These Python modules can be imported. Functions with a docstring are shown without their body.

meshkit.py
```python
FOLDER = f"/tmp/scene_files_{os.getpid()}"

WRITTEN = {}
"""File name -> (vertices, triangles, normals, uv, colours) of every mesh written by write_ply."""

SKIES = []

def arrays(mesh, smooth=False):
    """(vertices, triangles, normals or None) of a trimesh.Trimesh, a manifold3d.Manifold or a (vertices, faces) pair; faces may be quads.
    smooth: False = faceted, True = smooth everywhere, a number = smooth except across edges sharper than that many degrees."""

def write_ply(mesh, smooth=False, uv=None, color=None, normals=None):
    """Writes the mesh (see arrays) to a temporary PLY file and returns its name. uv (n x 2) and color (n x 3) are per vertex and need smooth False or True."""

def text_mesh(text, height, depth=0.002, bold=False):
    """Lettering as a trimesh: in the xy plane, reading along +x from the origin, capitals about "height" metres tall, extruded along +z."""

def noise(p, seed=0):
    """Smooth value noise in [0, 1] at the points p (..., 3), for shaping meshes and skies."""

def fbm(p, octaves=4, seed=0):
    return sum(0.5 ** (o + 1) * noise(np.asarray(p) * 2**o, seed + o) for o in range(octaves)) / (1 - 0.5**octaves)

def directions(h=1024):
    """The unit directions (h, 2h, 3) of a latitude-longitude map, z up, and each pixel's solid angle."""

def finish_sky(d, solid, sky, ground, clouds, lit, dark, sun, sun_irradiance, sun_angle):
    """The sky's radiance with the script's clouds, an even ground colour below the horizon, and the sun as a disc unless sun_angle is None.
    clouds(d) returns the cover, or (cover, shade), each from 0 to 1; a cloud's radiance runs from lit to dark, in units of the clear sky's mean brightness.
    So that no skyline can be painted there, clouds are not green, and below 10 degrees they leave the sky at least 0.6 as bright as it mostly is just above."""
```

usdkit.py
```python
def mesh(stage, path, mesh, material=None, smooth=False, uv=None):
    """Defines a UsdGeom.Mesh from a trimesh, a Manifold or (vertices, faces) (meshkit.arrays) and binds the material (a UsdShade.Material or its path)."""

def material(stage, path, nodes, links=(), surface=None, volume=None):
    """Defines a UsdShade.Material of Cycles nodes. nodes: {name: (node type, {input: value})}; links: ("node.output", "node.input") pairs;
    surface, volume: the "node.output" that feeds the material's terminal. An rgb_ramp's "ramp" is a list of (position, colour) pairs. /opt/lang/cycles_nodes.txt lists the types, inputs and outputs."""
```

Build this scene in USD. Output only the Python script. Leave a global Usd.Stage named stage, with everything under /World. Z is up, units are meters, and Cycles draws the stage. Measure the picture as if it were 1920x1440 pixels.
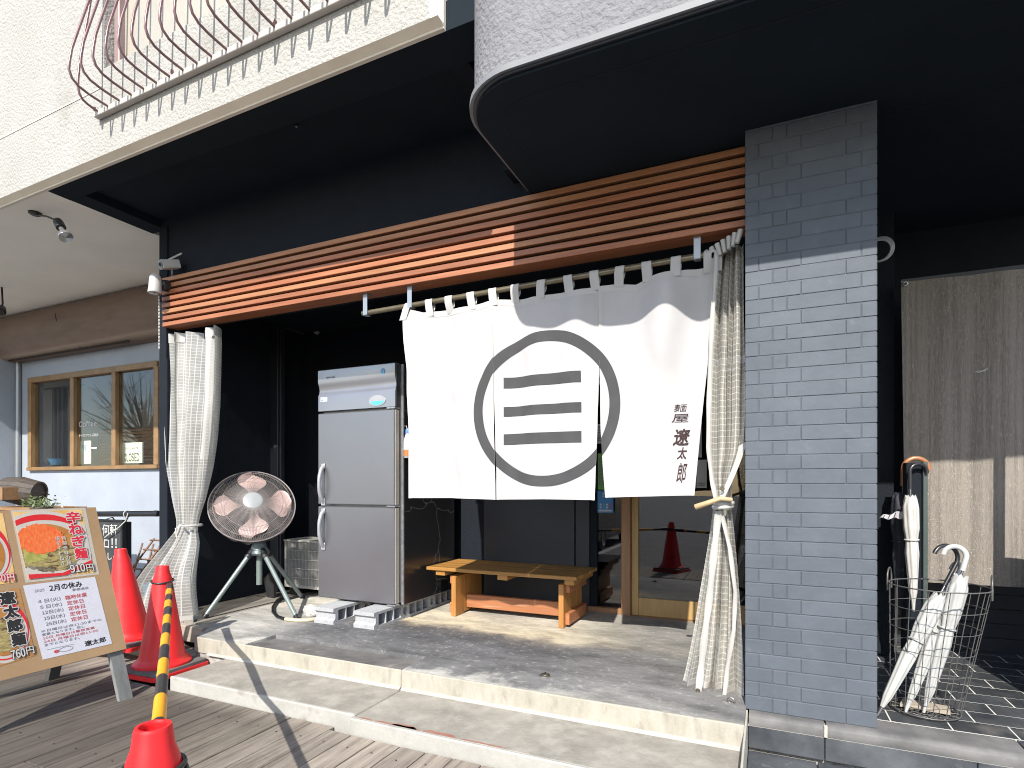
import math, random, glob
import numpy as np, trimesh, manifold3d as m3, shapely
from shapely import affinity
from shapely.geometry import Polygon, Point, box as sbox
from shapely.ops import unary_union
from PIL import Image, ImageDraw, ImageFont
import usdkit, meshkit
from pxr import Usd, UsdGeom, UsdLux, UsdShade, Gf, Sdf

rng = random.Random(7)
nrng = np.random.default_rng(7)
stage = Usd.Stage.CreateInMemory()
UsdGeom.SetStageUpAxis(stage, UsdGeom.Tokens.z)
UsdGeom.SetStageMetersPerUnit(stage, 1.0)
world = UsdGeom.Xform.Define(stage, '/World')
stage.SetDefaultPrim(world.GetPrim())
UsdGeom.Scope.Define(stage, '/World/Looks')

# ------------------------------------------------------------------ camera
EYE = 1.242                      # metres above the deck
FOC, CU, HV = 1064.0, 960.0, 908.0
YAW = math.radians(24.28)
cam = UsdGeom.Camera.Define(stage, '/World/camera')
cam.CreateHorizontalApertureAttr(36.0)
cam.CreateVerticalApertureAttr(27.0)
cam.CreateFocalLengthAttr(FOC / 1920 * 36)
cam.CreateVerticalApertureOffsetAttr((HV - 720) / 1920 * 36)
cam.CreateClippingRangeAttr(Gf.Vec2f(0.05, 2000))
cam.CreateExposureAttr(1.28)
cx_ = UsdGeom.Xformable(cam)
cx_.AddTranslateOp().Set(Gf.Vec3d(0, 0, EYE))
cx_.AddRotateZOp().Set(math.degrees(YAW))
cx_.AddRotateXOp().Set(90.0)

# ------------------------------------------------------------------ light
TO_SUN = np.array([0.16, -1.0, 0.828]); TO_SUN /= np.linalg.norm(TO_SUN)
ELEV = math.asin(TO_SUN[2]); AZ = math.atan2(TO_SUN[0], TO_SUN[1])
sky = UsdLux.DomeLight.Define(stage, '/World/sky')
skym = usdkit.material(stage, '/World/Looks/sky_look', {
    'sky': ('sky_texture', {'sky_type': 'single_scattering', 'sun_disc': False, 'sun_elevation': ELEV, 'sun_rotation': AZ, 'aerosol_density': 1.0}),
    'bg': ('background_shader', {'strength': 0.13})}, [('sky.color', 'bg.color')], surface='bg.background')
UsdShade.MaterialBindingAPI.Apply(sky.GetPrim()).Bind(skym)
sky.GetPrim().SetCustomDataByKey('kind', 'structure')
sun = UsdLux.DistantLight.Define(stage, '/World/sun')
sun.CreateIntensityAttr(0.95); sun.CreateAngleAttr(0.5); sun.CreateNormalizeAttr(True)
sun.CreateColorAttr(Gf.Vec3f(1.0, 0.95, 0.87))
zax = Gf.Vec3d(*map(float, TO_SUN))
sun_rot = Gf.Rotation(Gf.Vec3d(0, 0, 1), zax)
UsdGeom.Xformable(sun).AddTransformOp().Set(Gf.Matrix4d().SetRotate(sun_rot))

# ------------------------------------------------------------------ points from the photograph's rays
_c, _s = math.cos(YAW), math.sin(YAW)
def ray(u, v):
    r = (u - CU) / FOC
    return np.array([-_s + _c * r, _c + _s * r, -(v - HV) / FOC])
def at(u, v, X=None, Y=None, z=None):
    d = ray(u, v)
    t = X / d[0] if X is not None else Y / d[1] if Y is not None else (z - EYE) / d[2]
    return np.array([0, 0, EYE]) + d * t
def hit(u, v, p, n):
    d = ray(u, v); o = np.array([0, 0, EYE]); p = np.asarray(p, float); n = np.asarray(n, float)
    return o + d * (np.dot(p - o, n) / np.dot(d, n))

# ------------------------------------------------------------------ prims
USED = {}
def numbered(path):
    k = USED.get(path, -1) + 1; USED[path] = k
    return path if k == 0 else '%s_%03d' % (path, k)
def meta(p, label=None, cat=None, group=None, kind=None):
    for k, v in (('label', label), ('category', cat), ('group', group), ('kind', kind)):
        if v: p.SetCustomDataByKey(k, v)
    return p
def parent_path(parent): return '/World' if parent is None else str(parent.GetPath())
def thing(name, label=None, cat=None, group=None, loc=(0, 0, 0), rz=0.0, kind=None, parent=None):
    x = UsdGeom.Xform.Define(stage, numbered(parent_path(parent) + '/' + name))
    if parent is None:
        x.AddTranslateOp().Set(Gf.Vec3d(*map(float, loc)))
        x.AddRotateZOp().Set(float(rz))
    return meta(x.GetPrim(), label, cat, group, kind)
def obj(name, mesh, mat, parent=None, smooth=False, uv=None, label=None, cat=None, group=None, kind=None):
    if isinstance(mesh, list): mesh = join(mesh)
    if parent is not None and str(parent.GetPath()).startswith('/World/upper_storey'):      # this block stands one degree off the shop front's line
        if hasattr(mesh, 'to_mesh'): mesh = join([mesh])
        v = np.array(mesh.vertices); v[:, 1] -= .0197 * (v[:, 0] + 1.4); mesh = TM(v, mesh.faces)
    m = usdkit.mesh(stage, numbered(parent_path(parent) + '/' + name), mesh, mat, smooth, uv)
    return meta(m.GetPrim(), label, cat, group, kind)
def dup(root, loc, rz, label=None, group=None):
    was = root.GetCustomData()
    r = thing(root.GetName(), label or was.get('label'), was.get('category'), group or was.get('group'), loc, rz)
    r.GetReferences().AddInternalReference(root.GetPath()); r.SetInstanceable(True)
    return r

# ------------------------------------------------------------------ shapes
def TM(v, f): return trimesh.Trimesh(np.asarray(v, float), np.asarray(f, int), process=False)
def join(ms):
    out = []
    for m in ms:
        if hasattr(m, 'to_mesh'):
            q = m.to_mesh(); m = TM(q.vert_properties[:, :3], q.tri_verts)
        out.append(m)
    return trimesh.util.concatenate(out)
def cb(x0, x1, y0, y1, z0, z1, b=0.004):
    "a box with chamfered edges"
    x0, x1 = sorted((x0, x1)); y0, y1 = sorted((y0, y1)); z0, z1 = sorted((z0, z1))
    b = min(b, (x1 - x0) * .45, (y1 - y0) * .45, (z1 - z0) * .45)
    if b <= 0:
        return trimesh.creation.box(bounds=[[x0, y0, z0], [x1, y1, z1]])
    pts = []
    for i in (0, 1):
        for j in (0, 1):
            for k in (0, 1):
                x, y, z = (x0, x1)[i], (y0, y1)[j], (z0, z1)[k]
                dx, dy, dz = (b, -b)[i], (b, -b)[j], (b, -b)[k]
                pts += [(x, y + dy, z + dz), (x + dx, y, z + dz), (x + dx, y + dy, z)]
    q = m3.Manifold.hull_points(np.array(pts)).to_mesh()
    return TM(q.vert_properties[:, :3], q.tri_verts)
def frame_of(d, up=(0, 0, 1)):
    d = np.asarray(d, float); d = d / np.linalg.norm(d)
    a = np.cross(d, up)
    if np.linalg.norm(a) < 1e-6: a = np.cross(d, (1, 0, 0))
    a /= np.linalg.norm(a)
    return a, np.cross(d, a), d
def tube(pts, r, n=10, cap=True):
    p = np.asarray(pts, float); N = len(p)
    r = np.broadcast_to(np.asarray(r, float), (N,))
    t = np.gradient(p, axis=0); t /= np.linalg.norm(t, axis=1, keepdims=True) + 1e-12
    a, b, _ = frame_of(t[0]); V = []
    for i in range(N):
        a = a - t[i] * np.dot(a, t[i]); a /= np.linalg.norm(a); b = np.cross(t[i], a)
        ang = np.arange(n) * 2 * math.pi / n
        V.append(p[i] + r[i] * (np.cos(ang)[:, None] * a + np.sin(ang)[:, None] * b))
    V = np.vstack(V); F = []
    for i in range(N - 1):
        for j in range(n):
            k = (j + 1) % n
            F += [(i * n + j, i * n + k, (i + 1) * n + k), (i * n + j, (i + 1) * n + k, (i + 1) * n + j)]
    if cap:
        V = np.vstack([V, p[0], p[-1]])
        for j in range(n):
            k = (j + 1) % n
            F += [(N * n, k, j), (N * n + 1, (N - 1) * n + j, (N - 1) * n + k)]
    return TM(V, F)
def rod(a, b, r, n=10): return tube([a, b], r, n)
def lathe(profile, n=32, at_=(0, 0, 0), axis=(0, 0, 1)):
    "profile: (radius, height) pairs"
    a, b, d = frame_of(axis)
    ang = np.arange(n) * 2 * math.pi / n
    V = []; N = len(profile)
    for r, h in profile:
        V.append(np.asarray(at_, float) + d * h + r * (np.cos(ang)[:, None] * a + np.sin(ang)[:, None] * b))
    V = np.vstack(V); F = []
    for i in range(N - 1):
        for j in range(n):
            k = (j + 1) % n
            F += [(i * n + j, i * n + k, (i + 1) * n + k), (i * n + j, (i + 1) * n + k, (i + 1) * n + j)]
    return TM(V, F)
def ring(c, R, r, axis=(0, 0, 1), n=36, m=8, e=1.0):
    a, b, d = frame_of(axis)
    ang = np.linspace(0, 2 * math.pi, n, endpoint=False)
    V = []
    for t in ang:
        o = np.cos(t) * a + np.sin(t) * b * e
        cc = np.asarray(c, float) + R * o
        ph = np.arange(m) * 2 * math.pi / m
        V.append(cc + r * (np.cos(ph)[:, None] * o + np.sin(ph)[:, None] * d))
    V = np.vstack(V); F = []
    for i in range(n):
        for j in range(m):
            k = (j + 1) % m; i2 = (i + 1) % n
            F += [(i * m + j, i * m + k, i2 * m + k), (i * m + j, i2 * m + k, i2 * m + j)]
    return TM(V, F)
def polys(g):
    return [p for p in (getattr(g, 'geoms', None) or [g]) if p.geom_type == 'Polygon' and p.area > 1e-10]
def prism(g, d0, d1, map_=None):
    "extrude a shapely shape from d0 to d1; map_(x, y, z) -> point arrays"
    out = []
    for p in polys(g):
        m = trimesh.creation.extrude_polygon(p, d1 - d0, engine='earcut')
        v = np.array(m.vertices); v[:, 2] += d0
        out.append(TM(v if map_ is None else map_(v), m.faces))
    return join(out) if out else None
def on_plane(o, r, u, n):
    o, r, u, n = (np.asarray(x, float) for x in (o, r, u, n))
    return lambda v: o + v[:, 0:1] * r + v[:, 1:2] * u + v[:, 2:3] * n
def grid(f, nu, nv):
    "f(s, t) on arrays -> points; returns mesh and uv"
    s, t = np.meshgrid(np.linspace(0, 1, nu + 1), np.linspace(0, 1, nv + 1), indexing='ij')
    P = f(s.ravel(), t.ravel())
    i, j = np.meshgrid(np.arange(nu), np.arange(nv), indexing='ij')
    a = (i * (nv + 1) + j).ravel(); b = a + nv + 1
    F = np.vstack([np.stack([a, b, b + 1], 1), np.stack([a, b + 1, a + 1], 1)])
    return TM(P, F), np.stack([s.ravel(), t.ravel()], 1)
FONTS = {}
def font(cjk):
    if cjk not in FONTS:
        FONTS[cjk] = ImageFont.truetype(glob.glob('/opt/blender-*/*/datafiles/fonts/' + ('Noto Sans CJK Regular.woff2' if cjk else 'Inter.woff2'))[0], 90)
    return FONTS[cjk]
GLY = {}
def text_shape(text, bold=0, cjk=True, tol=0.9):
    "lettering as a shapely shape, about one unit to the em"
    key = (text, bold, cjk, tol)
    if key in GLY: return GLY[key]
    f = font(cjk)
    x0, y0, x1, y1 = f.getbbox(text, anchor='ls', stroke_width=bold)
    im = Image.new('L', (x1 - x0 + 8, y1 - y0 + 8))
    ImageDraw.Draw(im).text((4 - x0, 4 - y0), text, 255, f, anchor='ls', stroke_width=bold)
    on = np.pad(np.asarray(im) > 127, ((0, 0), (1, 1))).astype(np.int8)
    rows, starts = np.nonzero(np.diff(on, axis=1) == 1)
    ends = np.nonzero(np.diff(on, axis=1) == -1)[1]
    g = unary_union(shapely.box(starts, -rows - 1, ends, -rows)).buffer(0.6).buffer(-0.6).simplify(tol)
    g = affinity.affine_transform(g, [1 / 90, 0, 0, 1 / 90, 0, 0])
    b = g.bounds
    GLY[key] = affinity.translate(g, -b[0], -b[1])
    return GLY[key]
def fit(g, x0, y0, x1, y1, keep=False):
    b = g.bounds; sx = (x1 - x0) / (b[2] - b[0]); sy = (y1 - y0) / (b[3] - b[1])
    if keep: sx = sy = min(sx, sy)
    return affinity.affine_transform(g, [sx, 0, 0, sy, x0 - b[0] * sx, y0 - b[1] * sy])
def circle(x, y, r, n=16): return Point(x, y).buffer(r, n)
def hullpts(pts):
    q = m3.Manifold.hull_points(np.asarray(pts, float)).to_mesh()
    return TM(q.vert_properties[:, :3], q.tri_verts)

# ------------------------------------------------------------------ materials
MATS = {}
TONE = {'noren_cloth': .66, 'noren_tape': .65, 'cafe_ceiling': 1.22, 'cream_trim': 1.0, 'white_stucco': .41, 'cafe_blue': .53, 'grey_stucco': .55, 'grey_lip': .44, 'bench_top': .62, 'post_wood': .6, 'deck_wood': .86, 'raised_wood': .8, 'step_concrete': .88, 'riser_concrete': .85, 'white_step': .54, 'cone_red': .9, 'fan_pink': 1.15, 'ac_white': .85, 'stainless': .46, 'head_steel': .54, 'black_stone': .9, 'worn_stone': .9, 'floor_tile': .9, 'grout': .9, 'cafe_room': 1.5, 'umb_film': .5, 'umb_white': .54, 'bar_yellow': .9, 'tile_grout': 1.0, 'asphalt': 2.4, 'beige_pane': 1.0, 'poster_orange': .9, 'notice_paper': .72, 'chili': .9, 'text_red': .9, 'bowl_red': .9, 'ac_fins': 1.0, 'awning_cloth': .85, 'slat_wood': .76, 'slat_wood_pale': .72, 'navy_wall': .78, 'navy_soffit': .95, 'navy_panel': .62, 'umb_dusk': .7, 'brick_paint': .57, 'brick_core': .55, 'sign_cream': 1.2, 'blind_brown': 1.2, 'cam_white': .9, 'rubber_grey': .9, 'vinyl_hem': .60, 'cinder': .56, 'wire_grey': .52}
def M(name, c, c2=None, rough=0.6, metal=0.0, vs=4.0, stretch=(1, 1, 1), bump=0.0, bs=40.0, bd=0.004, rnd=0.0, spec=0.5,
      spots=None, spot_scale=30, spot_at=(0.62, 0.7), rough2=None, coat=0.0, det=5.0, trans=0.0, ramp=None, rg=.6):
    "painted, wooden, stone... surface: two colours blended by noise, a bump, a random value per object"
    k_ = TONE.get(name, .64)
    sc_ = lambda x: tuple(min(.82, k_ * q) for q in x)
    c = sc_(c); c2 = sc_(c2) if c2 else None; spots = sc_(spots) if spots else None
    nodes = {'tc': ('texture_coordinate', {}), 'mp': ('mapping', {'scale': stretch}),
             'n': ('noise_texture', {'scale': vs, 'detail': det, 'roughness': rg}),
             'p': ('principled_bsdf', {'roughness': rough, 'metallic': metal, 'specular_ior_level': spec, 'coat_weight': coat, 'transmission_weight': trans})}
    links = [('tc.object', 'mp.vector'), ('mp.vector', 'n.vector')]
    stops = ramp or [(0.3, c), (0.7, c2 or c)]
    nodes['r'] = ('rgb_ramp', {'ramp': stops}); links.append(('n.fac', 'r.fac'))
    col = 'r.color'
    if spots is not None:
        nodes['n3'] = ('noise_texture', {'scale': spot_scale, 'detail': 4.0}); links.append(('mp.vector', 'n3.vector'))
        nodes['r3'] = ('map_range', {'from_min': spot_at[0], 'from_max': spot_at[1], 'to_min': 0.0, 'to_max': 1.0, 'clamp': True}); links.append(('n3.fac', 'r3.value'))
        nodes['mx'] = ('mix_color', {'b': spots}); links += [('r3.result', 'mx.fac'), (col, 'mx.a')]; col = 'mx.result'
    if rnd:
        nodes['oi'] = ('object_info', {})
        nodes['mr'] = ('map_range', {'from_min': 0.0, 'from_max': 1.0, 'to_min': 1 - rnd, 'to_max': 1 + rnd})
        nodes['hv'] = ('hsv', {}); links += [('oi.random', 'mr.value'), ('mr.result', 'hv.value'), (col, 'hv.color')]; col = 'hv.color'
    links.append((col, 'p.base_color'))
    if rough2 is not None:
        nodes['rr'] = ('map_range', {'from_min': 0.3, 'from_max': 0.7, 'to_min': rough, 'to_max': rough2}); links += [('n.fac', 'rr.value'), ('rr.result', 'p.roughness')]
    if bump:
        nodes['n2'] = ('noise_texture', {'scale': bs, 'detail': 4.0}); links.append(('mp.vector', 'n2.vector'))
        nodes['b'] = ('bump', {'strength': bump, 'distance': bd}); links += [('n2.fac', 'b.height'), ('b.normal', 'p.normal')]
    MATS[name] = usdkit.material(stage, '/World/Looks/' + name, nodes, links, surface='p.BSDF')
    return MATS[name]
def glass(name, tint=(1, 1, 1), ior=1.5, rough=0.0, base=0.0, gloss=(1, 1, 1)):
    nodes = {'t': ('transparent_bsdf', {'color': tint}), 'g': ('glossy_bsdf', {'roughness': rough, 'color': gloss}), 'lw': ('layer_weight', {'blend': .5}),
             'pw': ('math', {'math_type': 'power', 'value2': 5.0}), 'a': ('math', {'math_type': 'multiply_add', 'value2': .96 - base, 'value3': .035 + base}), 'm': ('mix_closure', {})}
    links = [('lw.facing', 'pw.value1'), ('pw.value', 'a.value1'), ('a.value', 'm.fac'), ('t.BSDF', 'm.closure1'), ('g.BSDF', 'm.closure2')]
    MATS[name] = usdkit.material(stage, '/World/Looks/' + name, nodes, links, surface='m.closure')
    return MATS[name]
def mono(name, c, rough=0.6, metal=0.0, spec=0.5): return M(name, c, rough=rough, metal=metal, spec=spec)
# ------------------------------------------------------------------ ground, deck, steps
M('asphalt', (.045, .045, .048), (.075, .074, .072), rough=.9, vs=3, bump=.6, bs=220, bd=.006)
M('road_paint', (.7, .7, .68), (.5, .5, .49), rough=.7, vs=14, bump=.3, bs=200)
M('deck_plain', (.17, .145, .12), (.36, .32, .275), rough=.78, vs=2.2, stretch=(14, 1.1, 14), bump=.55, bs=9, bd=.006, rnd=.2, spots=(.07, .058, .05), spot_scale=1.3, spot_at=(.56, .72), det=8)
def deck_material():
    "weathered boards, grey and growing darker towards the left"
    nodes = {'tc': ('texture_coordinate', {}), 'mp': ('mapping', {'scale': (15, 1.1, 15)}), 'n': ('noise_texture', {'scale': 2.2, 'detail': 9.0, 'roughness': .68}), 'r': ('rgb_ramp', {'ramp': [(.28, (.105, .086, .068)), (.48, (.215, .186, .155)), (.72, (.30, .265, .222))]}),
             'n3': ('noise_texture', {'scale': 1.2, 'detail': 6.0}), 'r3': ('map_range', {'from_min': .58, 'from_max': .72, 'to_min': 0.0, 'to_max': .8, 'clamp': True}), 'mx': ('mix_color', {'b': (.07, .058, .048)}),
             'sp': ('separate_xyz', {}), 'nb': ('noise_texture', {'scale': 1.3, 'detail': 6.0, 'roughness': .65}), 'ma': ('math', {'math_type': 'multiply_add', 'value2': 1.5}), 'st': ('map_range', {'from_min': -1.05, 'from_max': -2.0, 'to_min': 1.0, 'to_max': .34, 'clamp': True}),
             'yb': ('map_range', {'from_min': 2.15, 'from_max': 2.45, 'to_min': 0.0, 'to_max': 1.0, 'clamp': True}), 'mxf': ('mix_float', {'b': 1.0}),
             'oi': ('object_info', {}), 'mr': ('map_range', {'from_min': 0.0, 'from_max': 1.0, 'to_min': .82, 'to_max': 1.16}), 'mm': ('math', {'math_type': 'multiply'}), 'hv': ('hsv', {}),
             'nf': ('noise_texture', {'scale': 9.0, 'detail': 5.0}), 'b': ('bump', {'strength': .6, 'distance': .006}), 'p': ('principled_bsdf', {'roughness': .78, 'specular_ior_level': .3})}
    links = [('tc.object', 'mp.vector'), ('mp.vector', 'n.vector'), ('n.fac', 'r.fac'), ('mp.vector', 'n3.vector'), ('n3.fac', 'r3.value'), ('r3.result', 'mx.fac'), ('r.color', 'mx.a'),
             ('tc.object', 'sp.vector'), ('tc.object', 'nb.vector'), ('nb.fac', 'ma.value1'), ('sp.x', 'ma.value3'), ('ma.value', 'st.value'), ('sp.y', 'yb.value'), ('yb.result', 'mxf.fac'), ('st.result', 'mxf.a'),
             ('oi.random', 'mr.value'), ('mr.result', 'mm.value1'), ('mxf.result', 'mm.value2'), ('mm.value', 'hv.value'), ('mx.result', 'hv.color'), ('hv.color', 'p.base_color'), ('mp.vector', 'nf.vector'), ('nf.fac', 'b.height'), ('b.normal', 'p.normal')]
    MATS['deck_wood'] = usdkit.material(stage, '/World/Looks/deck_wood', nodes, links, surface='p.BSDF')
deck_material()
M('raised_wood', (.16, .15, .13), (.30, .27, .23), rough=.8, vs=2.2, stretch=(12, 1.1, 12), bump=.5, bs=9, bd=.005, rnd=.16)
M('old_beam', (.36, .31, .24), (.5, .44, .35), rough=.8, vs=3, stretch=(1, 10, 10), bump=.4, bs=9)
M('step_concrete', (.185, .172, .15), (.31, .29, .25), rough=.85, vs=5.5, rg=.74, bump=.5, bs=60, bd=.005, spots=(.36, .345, .30), spot_scale=9, spot_at=(.5, .8), det=8)
M('riser_concrete', (.29, .27, .215), (.40, .38, .325), rough=.85, vs=2.6, rg=.74, stretch=(4, 4, 1.7), bump=.4, bs=60, bd=.004, spots=(.17, .155, .12), spot_scale=3.6, spot_at=(.56, .85), det=8)
M('white_step', (.46, .45, .41), (.60, .59, .55), rough=.8, vs=6, rg=.72, bump=.3, bs=70, bd=.004, spots=(.3, .26, .24), spot_scale=6, spot_at=(.62, .78))
M('red_paint', (.33, .13, .09), (.42, .22, .17), rough=.8, vs=30)
def landing_material():
    nodes = {'tc': ('texture_coordinate', {}), 'sp': ('separate_xyz', {}),
             'n': ('noise_texture', {'scale': 1.7, 'detail': 6.0, 'roughness': .62}), 'nf': ('noise_texture', {'scale': 26.0, 'detail': 6.0, 'roughness': .7}),
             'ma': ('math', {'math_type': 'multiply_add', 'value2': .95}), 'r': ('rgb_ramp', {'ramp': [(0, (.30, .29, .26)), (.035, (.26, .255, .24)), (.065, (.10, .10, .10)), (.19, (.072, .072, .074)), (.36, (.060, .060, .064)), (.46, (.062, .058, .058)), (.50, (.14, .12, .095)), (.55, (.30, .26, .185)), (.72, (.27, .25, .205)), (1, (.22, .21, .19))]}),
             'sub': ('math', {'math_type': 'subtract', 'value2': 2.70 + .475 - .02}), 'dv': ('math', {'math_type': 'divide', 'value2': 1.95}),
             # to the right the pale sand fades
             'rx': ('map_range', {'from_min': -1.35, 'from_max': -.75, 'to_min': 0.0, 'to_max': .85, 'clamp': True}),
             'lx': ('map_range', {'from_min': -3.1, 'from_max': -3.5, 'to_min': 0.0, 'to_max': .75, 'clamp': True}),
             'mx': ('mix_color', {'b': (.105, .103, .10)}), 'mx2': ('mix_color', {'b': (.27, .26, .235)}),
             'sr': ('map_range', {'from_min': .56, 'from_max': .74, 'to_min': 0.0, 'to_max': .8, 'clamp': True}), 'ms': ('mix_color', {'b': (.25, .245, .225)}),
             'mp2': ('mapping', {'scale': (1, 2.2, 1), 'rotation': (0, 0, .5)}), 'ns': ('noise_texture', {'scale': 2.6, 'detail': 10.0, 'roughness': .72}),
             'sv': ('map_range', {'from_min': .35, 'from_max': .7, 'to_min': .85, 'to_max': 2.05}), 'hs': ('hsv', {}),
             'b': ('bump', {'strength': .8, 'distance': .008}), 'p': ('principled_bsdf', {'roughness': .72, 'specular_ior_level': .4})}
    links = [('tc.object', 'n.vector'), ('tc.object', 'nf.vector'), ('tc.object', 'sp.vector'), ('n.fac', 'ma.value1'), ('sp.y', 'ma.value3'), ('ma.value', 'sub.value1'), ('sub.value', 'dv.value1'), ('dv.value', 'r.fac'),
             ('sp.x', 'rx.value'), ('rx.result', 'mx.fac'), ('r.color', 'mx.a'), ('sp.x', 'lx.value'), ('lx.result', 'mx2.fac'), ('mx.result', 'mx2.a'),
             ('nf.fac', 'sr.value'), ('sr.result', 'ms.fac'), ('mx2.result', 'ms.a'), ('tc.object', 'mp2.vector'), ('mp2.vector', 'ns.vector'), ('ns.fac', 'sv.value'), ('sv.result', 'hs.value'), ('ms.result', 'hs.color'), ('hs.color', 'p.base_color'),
             ('nf.fac', 'b.height'), ('b.normal', 'p.normal')]
    MATS['landing'] = usdkit.material(stage, '/World/Looks/landing', nodes, links, surface='p.BSDF')
landing_material()
M('strip_concrete', (.10, .095, .095), (.26, .245, .23), rough=.85, vs=4, bump=.5, bs=60, spots=(.42, .4, .34), spot_scale=7, spot_at=(.6, .75))
M('black_stone', (.022, .026, .032), (.075, .082, .09), rough=.38, vs=5, bump=.25, bs=60, bd=.003, rnd=.12, spots=(.2, .2, .195), spot_scale=9, spot_at=(.62, .8), rough2=.6)
M('worn_stone', (.07, .07, .07), (.16, .155, .15), rough=.6, vs=6, bump=.25, bs=80, bd=.003, rnd=.1)
M('grout', (.40, .39, .36), (.52, .5, .47), rough=.9, vs=20)
M('tile_grout', (.40, .39, .36), (.55, .53, .49), rough=.9, vs=20)
M('mortar', (.5, .46, .38), (.62, .58, .5), rough=.9, vs=20, bump=.5, bs=120)
M('floor_tile', (.018, .021, .024), (.05, .053, .056), rough=.35, vs=6, bump=.12, bs=40, bd=.002, rnd=.22, spots=(.14, .135, .125), spot_scale=5, spot_at=(.58, .8), rough2=.6)

GZ = -.13
gs = obj('ground', cb(-45, 45, -60, 9, GZ - .5, GZ, 0), MATS['asphalt'], kind='structure')
for k in range(6):                                     # parking bays behind the photographer, seen in the door glass
    x = -8.2 + 2.55 * k
    obj('parking_line', cb(x, x + .12, -4.6, .2, GZ, GZ + .004, 0), MATS['road_paint'], gs)
obj('parking_line', cb(-8.2, 4.67, .2, .32, GZ, GZ + .004, 0), MATS['road_paint'], gs)

PZ = .0
deck = thing('wooden_deck', kind='structure')
pitch, x0 = .145, -2.171
for k in range(-34, 15):
    xa, xb = x0 + k * pitch + .0038, x0 + (k + 1) * pitch - .0038
    xb = min(xb, -.093)
    if xb - xa < .02: continue
    yb = 2.94 if xb < -3.70 else (2.278 if xb < -1.9 else 2.238)
    if xa < -3.70 < xb: yb = 2.278
    dz = rng.uniform(-.0015, .0015)
    y0 = .56
    cuts = [y0, yb] if k % 3 else [y0, rng.uniform(1.2, 1.9), yb]
    for a, b in zip(cuts[:-1], cuts[1:]):
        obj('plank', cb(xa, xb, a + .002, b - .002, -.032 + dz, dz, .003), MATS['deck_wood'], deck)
M('screw', (.10, .085, .075), rough=.5, metal=.7)
sc = []
for k in range(-24, 15):
    for y in (.62, .9, 1.58, 2.12):
        for q in (.07,):
            x = x0 + k * pitch + q
            if x < -.12: sc.append(lathe([(0, .0022), (.0045, .002), (.0055, 0)], 8, (x + rng.uniform(-.006, .006), y + rng.uniform(-.012, .012), .0008)))
obj('screw_heads', sc, MATS['screw'], deck, kind='stuff')
obj('joist', [cb(-7.1, -.1, y, y + .06, GZ, -.034, 0) for y in (.6, .9, 1.2, 1.55, 1.9)], MATS['raised_wood'], deck)

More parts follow.
